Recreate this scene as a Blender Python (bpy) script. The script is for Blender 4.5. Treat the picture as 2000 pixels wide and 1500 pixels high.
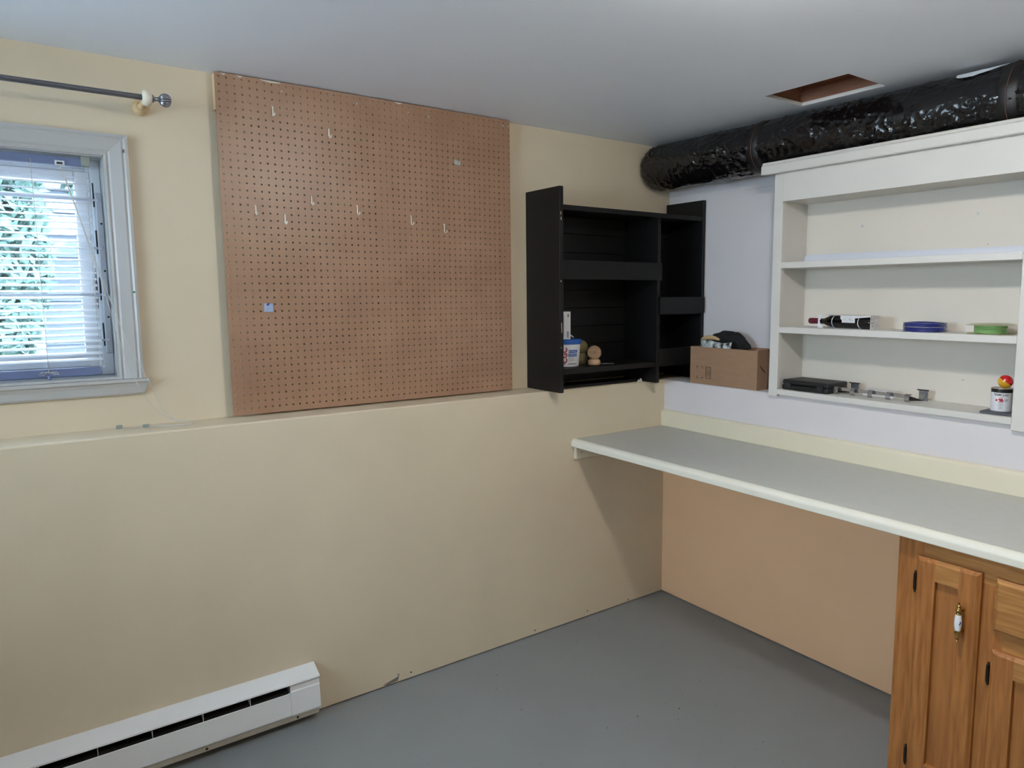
import bpy, bmesh, math, random
from mathutils import Vector, Matrix, noise
random.seed(7)
for o in list(bpy.data.objects):
    bpy.data.objects.remove(o)
S = bpy.context.scene
C = S.collection

# ------------------------------------------------------------------ camera
cam_data = bpy.data.cameras.new('camera')
cam = bpy.data.objects.new('camera', cam_data)
C.objects.link(cam)
right = Vector((0.80191, -0.59743, -0.00389))
up = Vector((0.07271, 0.09113, 0.99318))
fwd = Vector((0.59300, 0.79672, -0.11652))
cam.matrix_world = Matrix((
    (right.x, up.x, -fwd.x, -2.67078),
    (right.y, up.y, -fwd.y, -2.63075),
    (right.z, up.z, -fwd.z, 1.59978),
    (0, 0, 0, 1)))
cam_data.sensor_fit = 'HORIZONTAL'
cam_data.sensor_width = 36
cam_data.lens = 1390.23 / 2000 * 36
cam_data.shift_x = -84.815 / 2000
cam_data.shift_y = -11.414 / 2000
cam_data.clip_start = 0.02
S.camera = cam

# ------------------------------------------------------------------ view, world
S.view_settings.view_transform = 'Standard'
S.view_settings.look = 'None'
S.view_settings.gamma = 1
S.view_settings.use_curve_mapping = False
S.view_settings.exposure = 0.0
LAMP = 295.0          # emission of the ceiling lamp's dome
SKY = 17.0            # overcast daylight
w = bpy.data.worlds.new('world')
S.world = w
w.use_nodes = True
bgn = w.node_tree.nodes['Background']
bgn.inputs[0].default_value = (0.71, 0.85, 1.0, 1)
bgn.inputs[1].default_value = SKY

sun_d = bpy.data.lights.new('sun', 'SUN')
sun_d.energy = 30
sun_d.angle = math.radians(2)
sun_d.color = (.74, .81, 1.0)
sun = bpy.data.objects.new('sun', sun_d)
C.objects.link(sun)
sun.rotation_euler = (math.radians(38), 0, math.radians(12))    # from the far side of the house, high

# ------------------------------------------------------------------ materials
def lin(c):
    return tuple(((v / 255) / 12.92 if v / 255 <= .04045 else ((v / 255 + .055) / 1.055) ** 2.4) for v in c) + (1,)

def mat(name, col, rough=.5, metal=0, var=0, vscale=8, bump=0, bscale=200, spec=.5, stretch=None,
        col2=None, coat=0, detail=4):
    m = bpy.data.materials.new(name)
    m.use_nodes = True
    nt = m.node_tree
    b = nt.nodes['Principled BSDF']
    b.inputs['Base Color'].default_value = lin(col)
    b.inputs['Roughness'].default_value = rough
    b.inputs['Metallic'].default_value = metal
    b.inputs['Specular IOR Level'].default_value = spec
    b.inputs['Coat Weight'].default_value = coat
    tc = nt.nodes.new('ShaderNodeTexCoord')
    mp = nt.nodes.new('ShaderNodeMapping')
    nt.links.new(tc.outputs['Object'], mp.inputs[0])
    if stretch:
        mp.inputs['Scale'].default_value = stretch
    if var or col2:
        n = nt.nodes.new('ShaderNodeTexNoise')
        n.inputs['Scale'].default_value = vscale
        n.inputs['Detail'].default_value = detail
        nt.links.new(mp.outputs[0], n.inputs[0])
        r = nt.nodes.new('ShaderNodeValToRGB')
        c1 = lin(col)
        if col2:
            c2 = lin(col2)
            r.color_ramp.elements[0].color = c1
            r.color_ramp.elements[1].color = c2
        else:
            r.color_ramp.elements[0].color = tuple(v * (1 - var) for v in c1[:3]) + (1,)
            r.color_ramp.elements[1].color = tuple(min(1, v * (1 + var)) for v in c1[:3]) + (1,)
        r.color_ramp.elements[0].position = .3
        r.color_ramp.elements[1].position = .7
        nt.links.new(n.outputs[0], r.inputs[0])
        nt.links.new(r.outputs[0], b.inputs['Base Color'])
    if bump:
        n2 = nt.nodes.new('ShaderNodeTexNoise')
        n2.inputs['Scale'].default_value = bscale
        n2.inputs['Detail'].default_value = 3
        nt.links.new(mp.outputs[0], n2.inputs[0])
        bp = nt.nodes.new('ShaderNodeBump')
        bp.inputs['Strength'].default_value = bump
        bp.inputs['Distance'].default_value = .002
        nt.links.new(n2.outputs[0], bp.inputs['Height'])
        nt.links.new(bp.outputs[0], b.inputs['Normal'])
    return m

def speckle(m, dark, scale, thresh, soft=.02):
    """sparse specks over the base colour of a material"""
    nt = m.node_tree
    b = nt.nodes['Principled BSDF']
    src = b.inputs['Base Color'].links[0].from_socket if b.inputs['Base Color'].links else None
    tc = nt.nodes.new('ShaderNodeTexCoord')
    n = nt.nodes.new('ShaderNodeTexNoise')
    n.inputs['Scale'].default_value = scale
    n.inputs['Detail'].default_value = 2
    nt.links.new(tc.outputs['Object'], n.inputs[0])
    r = nt.nodes.new('ShaderNodeValToRGB')
    r.color_ramp.elements[0].position = thresh
    r.color_ramp.elements[0].color = (0, 0, 0, 1)
    r.color_ramp.elements[1].position = thresh + soft
    nt.links.new(n.outputs[0], r.inputs[0])
    mx = nt.nodes.new('ShaderNodeMix')
    mx.data_type = 'RGBA'
    nt.links.new(r.outputs[0], mx.inputs[0])
    if src:
        nt.links.new(src, mx.inputs[6])
    else:
        mx.inputs[6].default_value = b.inputs['Base Color'].default_value
    mx.inputs[7].default_value = lin(dark)
    nt.links.new(mx.outputs[2], b.inputs['Base Color'])
    return m

M = {}
M['cream'] = mat('cream wall paint', (221, 205, 178), .45, var=.03, vscale=3, bump=.12, bscale=260, spec=.4)
M['lavender'] = mat('pale lavender wall paint', (224, 218, 219), .5, var=.02, vscale=3, bump=.1, bscale=260, spec=.4)
M['peach'] = mat('peach wall paint', (246, 199, 156), .5, var=.03, vscale=3, bump=.12, bscale=260, spec=.35)
M['ceiling'] = mat('white ceiling paint', (242, 246, 254), .55, var=.015, vscale=2, bump=.15, bscale=120, spec=.4)
M['floor'] = speckle(mat('grey floor paint', (138, 141, 142), .5, var=.05, vscale=2.5, bump=.1, bscale=150, spec=.4), (60, 60, 60), 55, .745, .01)
M['plaster'] = mat('cut plasterboard edge', (225, 222, 218), .8, bump=.4, bscale=90)
M['joist'] = mat('old joist wood', (176, 124, 98), .7, col2=(146, 100, 78), vscale=9, stretch=(6, 1, 6))
M['casing'] = mat('white gloss trim paint', (190, 189, 187), .35, var=.01)
M['vinyl'] = mat('white vinyl', (228, 232, 238), .3)
M['slat'] = mat('white aluminium slat', (232, 236, 242), .35)
M['rail'] = mat('white blind rail in backlit shade', (112, 124, 160), .35)  # slate blue stands in for the shade on a backlit white rail
M['clip'] = mat('grey green plastic', (150, 158, 150), .45)
M['cord'] = mat('white cord', (205, 202, 196), .8)
M['black_plastic'] = mat('matt black plastic', (26, 26, 28), .5, bump=.2, bscale=300)
M['guard'] = mat('pale grey enamelled steel', (190, 194, 204), .35, metal=.2)
M['dark'] = mat('dark slot', (30, 28, 26), .6)
M['pewter'] = mat('brushed pewter', (118, 118, 124), .38, metal=.9, bump=.15, bscale=90)
M['finial'] = mat('bright pewter', (150, 152, 160), .32, metal=.85)
M['ivory'] = mat('cream painted wood', (228, 218, 196), .4, var=.03, vscale=20)
M['rawwood'] = mat('raw pine', (222, 192, 150), .6, col2=(205, 172, 128), vscale=12, stretch=(1, 1, 6))
M['hardboard'] = speckle(mat('brown hardboard', (170, 133, 106), .36, col2=(156, 119, 93), vscale=5, bump=.1, bscale=500, spec=.45, detail=8), (140, 104, 80), 26, .70, .08)
M['batten'] = mat('painted batten', (236, 208, 170), .6, var=.04)
M['hook'] = mat('white coated wire', (248, 242, 228), .4)
M['galv'] = mat('galvanised steel', (200, 204, 204), .35, metal=.6)
M['tape'] = mat('pale blue tape', (178, 192, 218), .5, col2=(150, 170, 205), vscale=60)
M['tape_blue'] = mat('blue ink', (52, 70, 130), .6)
M['heater'] = mat('white enamel', (236, 236, 236), .35, var=.01)
M['heater_beige'] = mat('beige enamel', (196, 188, 172), .5, var=.05, vscale=30)
M['element'] = mat('dark fin stack', (40, 37, 34), .6, metal=.3)
M['laminate'] = mat('cream white laminate', (232, 228, 214), .3, var=.01)
M['laminate_top'] = mat('grey white worktop laminate', (192, 192, 186), .42, var=.02, vscale=30, bump=.03)
M['splash'] = mat('cream laminate', (232, 222, 197), .35, var=.01)
M['shelfwhite'] = mat('off white brushed paint', (217, 214, 208), .42, var=.015, vscale=12, bump=.12, bscale=70)
M['shelfback'] = speckle(mat('ivory brushed paint', (224, 216, 204), .45, var=.02, vscale=4, bump=.15, bscale=60), (176, 166, 150), 30, .765, .015)
M['black'] = mat('black painted wood', (13, 13, 14), .5, var=.2, vscale=10, bump=.25, bscale=60, spec=.35)
M['chip'] = mat('bare chipped wood', (206, 176, 140), .7)
M['white_chip'] = mat('white filler', (220, 216, 204), .7)
M['oak_v'] = mat('honey oak vertical grain', (184, 122, 64), .42, col2=(146, 90, 44), vscale=10, stretch=(9, 9, .7), bump=.08, bscale=60, spec=.4)
M['oak_h'] = mat('honey oak horizontal grain', (194, 140, 80), .42, col2=(152, 100, 52), vscale=10, stretch=(9, .7, 9), bump=.08, bscale=60, spec=.4)
M['oak_panel'] = mat('honey oak panel', (178, 118, 62), .45, col2=(150, 94, 48), vscale=8, stretch=(7, 7, .6), bump=.08, bscale=60, spec=.4)
M['hinge'] = mat('antique bronze', (52, 44, 38), .4, metal=.7)
M['brass'] = mat('aged brass', (168, 140, 84), .25, metal=.95)
M['porcelain'] = mat('white porcelain', (238, 238, 240), .12, coat=.5)
M['blue_ink'] = mat('cobalt glaze', (60, 84, 170), .2)
M['duct'] = mat('black polythene wrap', (15, 15, 17), .2, bump=.5, bscale=60, spec=.6, stretch=(1, 1.6, 1))
M['ducttape'] = mat('black woven tape', (24, 22, 23), .35, bump=.5, bscale=400)
M['ductline'] = mat('dull red cable tie', (92, 62, 56), .5)
M['insul'] = mat('white insulation', (215, 222, 228), .6, bump=.5, bscale=60)
M['card'] = mat('corrugated cardboard', (158, 124, 98), .75, var=.05, vscale=18, bump=.12, bscale=90, stretch=(1, 1, 4))
M['card_in'] = mat('cardboard inside', (132, 106, 84), .85)
M['ink'] = mat('dark printing ink', (40, 26, 22), .7)
M['blackcloth'] = mat('black cloth', (20, 20, 22), .85, bump=.6, bscale=120)
M['tan'] = mat('tan leather', (196, 166, 120), .7, bump=.4, bscale=120)
M['print_cloth'] = mat('white and dark printed cloth', (228, 234, 234), .8, col2=(16, 24, 24), vscale=46, detail=1)
M['tub_white'] = mat('white plastic', (228, 230, 234), .35)
M['tub_blue'] = mat('blue plastic', (40, 92, 176), .35)
M['red_ink'] = mat('red print', (176, 34, 44), .5)
M['white_ink'] = mat('white print', (225, 232, 240), .5)
M['paperbox'] = mat('white carton', (226, 226, 228), .6)
M['grey_ink'] = mat('grey print', (150, 152, 160), .6)
M['black_ink'] = mat('black print', (24, 24, 28), .6)
M['ball_wood'] = mat('turned beech', (188, 152, 116), .55, col2=(160, 124, 92), vscale=14, stretch=(1, 1, 4))
M['ball_olive'] = mat('weathered olive wood', (128, 112, 74), .6, col2=(98, 86, 56), vscale=12)
M['screw'] = mat('zinc screw', (190, 192, 196), .3, metal=.8)
M['glass_dark'] = mat('dark green bottle glass', (14, 14, 15), .08, spec=.6)
M['capsule'] = mat('maroon foil', (104, 30, 52), .35)
M['carton_print'] = mat('printed gift carton', (224, 222, 220), .6, col2=(196, 192, 192), vscale=26)
M['carton_dot'] = mat('brown print', (120, 96, 92), .6)
M['blue_line'] = mat('blue nylon line', (27, 42, 122), .18, coat=.6)
M['green_line'] = mat('green nylon line', (142, 190, 122), .2, coat=.5)
M['clear_plastic'] = mat('clear straw plastic', (206, 206, 160), .25)
M['clear_plastic'].node_tree.nodes['Principled BSDF'].inputs['Alpha'].default_value = .45
M['clear'] = mat('clear plastic', (225, 228, 236), .15)
M['clear'].node_tree.nodes['Principled BSDF'].inputs['Alpha'].default_value = .35
M['chrome'] = mat('satin steel', (180, 180, 184), .24, metal=.9)
M['darksteel'] = mat('dark plastic pad', (36, 34, 34), .5)
M['can_label'] = mat('white can label', (228, 228, 232), .35)
M['can_black'] = mat('black can band', (22, 22, 24), .35)
M['tin'] = mat('tinned steel', (190, 188, 176), .25, metal=.9)
M['slate'] = mat('dark grey slab', (78, 80, 88), .6, var=.1, vscale=40)
M['ball_red'] = mat('glossy red', (206, 30, 30), .15, coat=.6)
M['ball_yellow'] = mat('glossy yellow', (222, 166, 38), .15, coat=.6)
M['strip'] = mat('white vinyl strip', (218, 220, 228), .35)
M['green_pin'] = mat('green pin', (40, 140, 100), .4)
M['concrete'] = mat('pale concrete', (226, 226, 224), .9, var=.05, vscale=6)
M['leaf'] = mat('deep green leaves', (76, 104, 94), .6, col2=(52, 76, 72), vscale=9)
M['bark'] = mat('grey bark', (120, 110, 100), .9)
M['siding'] = mat('slate siding', (84, 92, 104), .6)
M['lampbase'] = mat('white lamp base', (235, 235, 235), .4)
M['scuff'] = mat('grey scuff', (120, 116, 110), .7)

def emission(name, col, strength):
    m = bpy.data.materials.new(name)
    m.use_nodes = True
    nt = m.node_tree
    nt.nodes.clear()
    e = nt.nodes.new('ShaderNodeEmission')
    e.inputs[0].default_value = tuple(col) + (1,)
    e.inputs[1].default_value = strength
    o = nt.nodes.new('ShaderNodeOutputMaterial')
    nt.links.new(e.outputs[0], o.inputs[0])
    return m
M['lamp'] = emission('lit opal dome', (1.0, .965, .92), LAMP)

def glass(name):
    m = bpy.data.materials.new(name)
    m.use_nodes = True
    nt = m.node_tree
    nt.nodes.clear()
    t = nt.nodes.new('ShaderNodeBsdfTransparent')
    t.inputs[0].default_value = (.93, .97, .98, 1)
    g = nt.nodes.new('ShaderNodeBsdfGlossy')
    g.inputs['Roughness'].default_value = .02
    f = nt.nodes.new('ShaderNodeFresnel')
    mx = nt.nodes.new('ShaderNodeMixShader')
    o = nt.nodes.new('ShaderNodeOutputMaterial')
    nt.links.new(f.outputs[0], mx.inputs[0])
    nt.links.new(t.outputs[0], mx.inputs[1])
    nt.links.new(g.outputs[0], mx.inputs[2])
    nt.links.new(mx.outputs[0], o.inputs[0])
    return m
M['pane'] = glass('window glass')

# ------------------------------------------------------------------ mesh helpers
class MB:
    def __init__(s):
        s.v, s.f, s.mi, s.mats = [], [], [], []
    def add(s, vs, fs, mi=0):
        o = len(s.v)
        s.v += [tuple(v) for v in vs]
        s.f += [tuple(i + o for i in f) for f in fs]
        s.mi += [mi] * len(fs)
        return s
    def box(s, x0, x1, y0, y1, z0, z1, mi=0):
        x0, x1 = min(x0, x1), max(x0, x1); y0, y1 = min(y0, y1), max(y0, y1); z0, z1 = min(z0, z1), max(z0, z1)
        v = [(x0, y0, z0), (x1, y0, z0), (x1, y1, z0), (x0, y1, z0), (x0, y0, z1), (x1, y0, z1), (x1, y1, z1), (x0, y1, z1)]
        return s.add(v, [(0, 3, 2, 1), (4, 5, 6, 7), (0, 1, 5, 4), (1, 2, 6, 5), (2, 3, 7, 6), (3, 0, 4, 7)], mi)
    def hexa(s, v, mi=0):
        """8 corners, bottom ring then top ring (counter-clockwise from above)"""
        return s.add(v, [(0, 3, 2, 1), (4, 5, 6, 7), (0, 1, 5, 4), (1, 2, 6, 5), (2, 3, 7, 6), (3, 0, 4, 7)], mi)
    def prism(s, prof, axis, a, b, mi=0):
        """profile of 2-D points swept along an axis"""
        n = len(prof)
        def P(p, t):
            return {'x': (t, p[0], p[1]), 'y': (p[0], t, p[1]), 'z': (p[0], p[1], t)}[axis]
        v = [P(p, a) for p in prof] + [P(p, b) for p in prof]
        f = [(i, (i + 1) % n, n + (i + 1) % n, n + i) for i in range(n)] + [tuple(range(n))[::-1], tuple(range(n, 2 * n))]
        return s.add(v, f, mi)
    def lathe(s, prof, c, axis='z', n=24, mi=0, d=None):
        """profile [(r, t)] turned round an axis through c"""
        A = Vector(d).normalized() if d else {'x': Vector((1, 0, 0)), 'y': Vector((0, 1, 0)), 'z': Vector((0, 0, 1))}[axis]
        U = A.orthogonal().normalized(); V = A.cross(U)
        c = Vector(c); v = []; f = []
        for r, t in prof:
            for k in range(n):
                a = 2 * math.pi * k / n
                v.append(c + A * t + (U * math.cos(a) + V * math.sin(a)) * r)
        m = len(prof)
        for i in range(m - 1):
            for k in range(n):
                f.append((i * n + k, i * n + (k + 1) % n, (i + 1) * n + (k + 1) % n, (i + 1) * n + k))
        if prof[0][0] > 1e-6: f.append(tuple(range(n))[::-1])
        if prof[-1][0] > 1e-6: f.append(tuple(range((m - 1) * n, m * n)))
        return s.add(v, f, mi)
    def tube(s, pts, r, n=8, mi=0, closed=False):
        pts = [Vector(p) for p in pts]
        rr = r if isinstance(r, (list, tuple)) else [r] * len(pts)
        v = []; f = []; N = None
        for i, p in enumerate(pts):
            if closed:
                t = pts[(i + 1) % len(pts)] - pts[i - 1]
            else:
                t = pts[min(i + 1, len(pts) - 1)] - pts[max(i - 1, 0)]
            t.normalize()
            if N is None: N = t.orthogonal().normalized()
            N = (N - t * N.dot(t)).normalized()
            B = t.cross(N)
            for k in range(n):
                a = 2 * math.pi * k / n
                v.append(p + (N * math.cos(a) + B * math.sin(a)) * rr[i])
        m = len(pts)
        for i in range(m if closed else m - 1):
            j = (i + 1) % m
            for k in range(n):
                f.append((i * n + k, i * n + (k + 1) % n, j * n + (k + 1) % n, j * n + k))
        if not closed:
            f.append(tuple(range(n))[::-1]); f.append(tuple(range((m - 1) * n, m * n)))
        return s.add(v, f, mi)
    def ball(s, c, r, n=20, m=12, sc=(1, 1, 1), mi=0):
        prof = [(max(1e-7, math.sin(math.pi * i / m)), -math.cos(math.pi * i / m)) for i in range(m + 1)]
        o = len(s.v)
        s.lathe(prof, (0, 0, 0), 'z', n, mi)
        for i in range(o, len(s.v)):
            x, y, z = s.v[i]
            s.v[i] = (c[0] + x * r * sc[0], c[1] + y * r * sc[1], c[2] + z * r * sc[2])
        return s
    def build(s, name, mats, parent=None, smooth=False, bevel=0, local=False, seg=2):
        me = bpy.data.meshes.new(name)
        v = s.v
        if parent is not None and not local:
            inv = WM[parent.name].inverted()
            v = [tuple(inv @ Vector(p)) for p in v]
        me.from_pydata(v, [], s.f)
        if not isinstance(mats, (list, tuple)): mats = [mats]
        for m in mats: me.materials.append(M[m])
        for p, i in zip(me.polygons, s.mi):
            p.material_index = i
            p.use_smooth = smooth
        me.validate(); 
        bm = bmesh.new(); bm.from_mesh(me)
        bmesh.ops.remove_doubles(bm, verts=bm.verts, dist=1e-6)
        bmesh.ops.recalc_face_normals(bm, faces=bm.faces)
        bm.to_mesh(me); bm.free()
        if smooth:
            me.set_sharp_from_angle(angle=math.radians(40))
        o = bpy.data.objects.new(name, me)
        C.objects.link(o)
        if parent is not None: o.parent = parent
        base = WM[parent.name] if parent is not None else Matrix()
        WM[o.name] = base.copy()
        if bevel:
            b = o.modifiers.new('bevel', 'BEVEL')
            b.width = bevel; b.segments = seg; b.limit_method = 'ANGLE'
        return o
WM = {}
def tag(o, label, cat, group=None):
    o['label'] = label; o['category'] = cat
    if group: o['group'] = group
    return o
def thing(name, loc, label=None, cat=None, group=None, rz=0, rx=0, ry=0):
    o = bpy.data.objects.new(name, None)
    C.objects.link(o)
    o.empty_display_size = .05
    o.location = loc; o.rotation_euler = (rx, ry, rz)
    WM[o.name] = Matrix.LocRotScale(Vector(loc), o.rotation_euler, None)
    if label: tag(o, label, cat, group)
    return o
def struct(o):
    o['kind'] = 'structure'; return o
def B(*a, mi=0): return MB().box(*a, mi=mi)

def text_mb(txt, size, fn, mi=0, mb=None, sx=1.0, bold=0.0):
    """lettering as a thin mesh; fn maps (x, y) of the flat text to a point in space"""
    cu = bpy.data.curves.new('lettering', 'FONT')
    cu.body = txt; cu.size = size; cu.align_x = 'CENTER'; cu.align_y = 'CENTER'
    cu.offset = bold; cu.resolution_u = 3
    ob = bpy.data.objects.new('lettering', cu)
    C.objects.link(ob)
    dg = bpy.context.evaluated_depsgraph_get()
    me = ob.evaluated_get(dg).to_mesh()
    vs = [fn(v.co.x * sx, v.co.y) for v in me.vertices]
    fs = [tuple(p.vertices) for p in me.polygons]
    mb = mb or MB()
    mb.add(vs, fs, mi)
    ob.evaluated_get(dg).to_mesh_clear()
    bpy.data.objects.remove(ob); bpy.data.curves.remove(cu)
    return mb

# ------------------------------------------------------------------ room
L, DL, H, DR, DC, ZC = 1.157, .168, 2.374, .19, .6205, .917
XW, YS = -4.25, -3.4          # far walls of the room
WX0, WX1, WZ0, WZ1 = -3.90, -2.425, 1.327, 2.055   # window opening

struct(B(XW - .2, .45, YS - .2, .45, -.1, 0).build('floor', 'floor'))

wn = MB()
wn.prism([(0, .006), (0, L - .006), (.002, L - .002), (.006, L), (.42, L), (.42, 0), (.014, 0), (.014, .006)], 'x', XW, .42)
wn.box(XW, WX0, DL, .42, L, H)
wn.box(WX1, .42, DL, .42, L, H)
wn.box(WX0, WX1, DL, .42, L, WZ0)
wn.box(WX0, WX1, DL, .42, WZ1, H)
wall_n = struct(wn.build('wall_north', 'cream'))
# paint scuff and nail holes low on the wall
sc = MB()
pts = [(-1.60, .012), (-1.575, .008), (-1.535, .012), (-1.528, .030), (-1.545, .026), (-1.57, .020)]
sc.prism([(x, z) for x, z in pts], 'y', -.0012, 0)
sc.lathe([(.004, -.0012), (.004, 0)], (-1.531, 0, .036), 'y', 8)
sc.build('paint_scuff', 'scuff', wall_n)
for x, z in ((-1.475, .028), (-.84, .024), (-.52, .032), (-.245, .016)):
    MB().lathe([(.0035, -.001), (.0035, 0)], (x, 0, z), 'y', 8).build('nail_hole', 'dark', wall_n)

we = MB()
we.prism([(0, .006), (0, .9), (.42, .9), (.42, 0), (.014, 0), (.014, .006)], 'y', YS, 0, 1)
we.prism([(0, .9), (0, L - .006), (.002, L - .002), (.006, L), (.42, L), (.42, .9)], 'y', YS, 0, 0)
we.box(DR, .42, YS, DL, L, H, 0)
wall_e = struct(we.build('wall_east', ['lavender', 'peach']))
B(DR - .003, DR, -.338, -.70, 1.20, 2.103).build('access_panel', 'lavender', wall_e, bevel=.001)
ww = MB()
VY0, VY1, VZ0, VZ1 = -2.0, -.35, 1.3, 2.2          # added window, out of view on the left, put in for cool fill daylight
ww.box(XW - .15, XW, YS, VY0, 0, H); ww.box(XW - .15, XW, VY1, .42, 0, H)
ww.box(XW - .15, XW, VY0, VY1, 0, VZ0); ww.box(XW - .15, XW, VY0, VY1, VZ1, H)
struct(ww.build('wall_west', 'cream'))
w2 = struct(thing('added_window', (XW, (VY0 + VY1) / 2, VZ0)))
m = MB()
for a, b, c, d in ((VY0, VY1, VZ0, VZ0 + .05), (VY0, VY1, VZ1 - .05, VZ1), (VY0, VY0 + .05, VZ0, VZ1), (VY1 - .05, VY1, VZ0, VZ1), ((VY0 + VY1) / 2 - .03, (VY0 + VY1) / 2 + .03, VZ0, VZ1)):
    m.box(XW - .11, XW - .04, a, b, c, d)
m.build('frame', 'vinyl', w2)
for a, b in ((VY0 + .05, (VY0 + VY1) / 2 - .03), ((VY0 + VY1) / 2 + .03, VY1 - .05)):
    B(XW - .078, XW - .074, a, b, VZ0 + .05, VZ1 - .05).build('pane', 'pane', w2)
struct(B(XW - .15, .42, YS - .15, YS, 0, H).build('wall_south', 'cream'))

# ceiling with the cut hatch
HX0, HX1, HY0, HY1 = -.262, -.011, -1.142, -.782
ce = MB()
ce.box(XW - .15, HX0, YS - .15, .42, H, H + .014)
ce.box(HX1, .42, YS - .15, .42, H, H + .014)
ce.box(HX0, HX1, YS - .15, HY0, H, H + .014)
ce.box(HX0, HX1, HY1, .42, H, H + .014)
ceil = struct(ce.build('ceiling', 'ceiling'))
t0 = H + .0142
B(HX1 - .004, HX1 + .04, HY0 - .06, HY1 + .06, t0, t0 + .045).build('joist_board', 'joist', ceil)
B(HX1 + .004, HX1 + .04, HY0 - .06, HY1 + .06, t0 + .045, t0 + .25).build('joist_board', 'joist', ceil)
B(HX0 - .06, HX1 + .04, HY1 + .006, HY1 + .04, t0, t0 + .25).build('joist_board', 'joist', ceil)
B(HX0 - .06, HX1 + .04, HY0 - .07, HY0 - .03, t0, t0 + .25).build('joist_board', 'joist', ceil)
B(HX0 - .06, HX0 - .02, HY0 - .06, HY1 + .06, t0, t0 + .25).build('joist_board', 'joist', ceil)
B(HX0 - .06, HX1 + .04, HY0 - .07, HY1 + .06, t0 + .25, t0 + .27).build('subfloor_board', 'joist', ceil)
# raw edge of the cut plasterboard
rim = MB()
e = .0015
rim.box(HX1 - e, HX1, HY0, HY1, H + .0005, t0 - .0004)
rim.box(HX0, HX0 + e, HY0, HY1, H + .0005, t0 - .0004)
rim.box(HX0, HX1, HY0, HY0 + e, H + .0005, t0 - .0004)
rim.box(HX0, HX1, HY1 - e, HY1, H + .0005, t0 - .0004)
rim.build('cut_edge', 'plaster', ceil)

# ceiling lamp (outside the picture; it throws the shadows)
lx, ly = -1.37, -1.78
lamp = thing('ceiling_lamp', (lx, ly, H), 'round white flush ceiling lamp with lit opal dome', 'lamp')
MB().lathe([(.085, -.02), (.09, -.012), (.09, 0)], (lx, ly, H), n=32).build('base', 'lampbase', lamp, smooth=True)
MB().lathe([(1e-6, -.085), (.025, -.083), (.045, -.074), (.058, -.058), (.064, -.040), (.065, -.021)], (lx, ly, H), n=24).build('dome', 'lamp', lamp, smooth=True)

# ------------------------------------------------------------------ window
win = struct(thing('window_1', ((WX0 + WX1) / 2, DL, WZ0)))
CW = .070
def casing_prof(u0, u1):   # across the width, out from the wall (towards -Y)
    return [(u0, 0), (u0, -.012), (u0 + .006, -.014), (u0 + .012, -.010), (u0 + .018, -.014), (u1 - .02, -.021), (u1 - .014, -.018), (u1 - .008, -.022), (u1, -.020), (u1, 0)]
def mitred(name, side):
    prof = casing_prof(0, CW); n = len(prof); v = []
    for p, q in prof:
        y = DL + q
        if side == 'r': v.append((WX1 + p, y, WZ0 - .004))
        elif side == 'l': v.append((WX0 - p, y, WZ0 - .004))
        else: v.append((WX0 - p, y, WZ1 + p))
    for p, q in prof:
        y = DL + q
        if side == 'r': v.append((WX1 + p, y, WZ1 + p))
        elif side == 'l': v.append((WX0 - p, y, WZ1 + p))
        else: v.append((WX1 + p, y, WZ1 + p))
    f = [(i, (i + 1) % n, n + (i + 1) % n, n + i) for i in range(n)] + [tuple(range(n)), tuple(range(n, 2 * n))]
    return MB().add(v, f).build(name, 'casing', win)
mitred('casing', 'r'); mitred('casing', 'l'); mitred('casing', 't')
# apron with tapering ends below the opening
ap = MB()
ax0, ax1, az0, az1 = WX0 - .088, WX1 + .088, 1.268, 1.322
prof = [(0, az1), (-.030, az1), (-.030, az1 - .010), (-.024, az1 - .014), (-.018, az1 - .026), (-.014, az0 + .006), (-.010, az0), (0, az0)]
v = []
for end in (0, 1):
    for y, z in prof:
        k = (az1 - z) / (az1 - az0) * .02
        v.append(((ax0 + k) if end == 0 else (ax1 - k), DL + y, z))
n = len(prof)
ap.add(v, [(i, (i + 1) % n, n + (i + 1) % n, n + i) for i in range(n)] + [tuple(range(n)), tuple(range(n, 2 * n))])
ap.build('apron', 'casing', win)
# jamb boards, vinyl frame, sash, glass
jb = MB()
jb.box(WX1 - .004, WX1 + .0005, DL, .30, WZ0, WZ1)
jb.box(WX0 - .0005, WX0 + .004, DL, .30, WZ0, WZ1)
jb.box(WX0, WX1, DL, .30, WZ1 - .004, WZ1 + .0005)
jb.box(WX0, WX1, DL - .012, .30, WZ0 - .004, WZ0 + .004)
jb.build('jamb', 'casing', win)
fr = MB()
for (a, b, c, d) in ((WX1 - .032, WX1 - .004, WZ0 + .004, WZ1 - .004), (WX0 + .004, WX0 + .032, WZ0 + .004, WZ1 - .004),
                     (WX0 + .032, WX1 - .032, WZ0 + .004, WZ0 + .030), (WX0 + .032, WX1 - .032, WZ1 - .030, WZ1 - .004)):
    fr.box(a, b, .262, .33, c, d)
fr.build('frame', 'vinyl', win, bevel=.003)
ss = MB()
sx0, sx1, sz0, sz1 = WX0 + .034, WX1 - .034, WZ0 + .032, WZ1 - .032
for (a, b, c, d) in ((sx1 - .045, sx1, sz0, sz1), (sx0, sx0 + .045, sz0, sz1), (sx0 + .045, sx1 - .045, sz0, sz0 + .045), (sx0 + .045, sx1 - .045, sz1 - .045, sz1)):
    ss.box(a, b, .272, .322, c, d)
sash = ss.build('sash', 'vinyl', win, bevel=.004)
B(sx0 + .045, sx1 - .045, .298, .302, sz0 + .045, sz1 - .045).build('pane', 'pane', sash)
lt = B(sx1 - .02, sx1 - .006, .258, .272, 1.56, 1.685).build('latch', 'vinyl', sash, bevel=.003)
MB().lathe([(.0035, -.001), (.0035, 0)], (WX1 + .058, DL - .0215, 1.614), 'y', 8).build('pin', 'green_pin', win)
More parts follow.
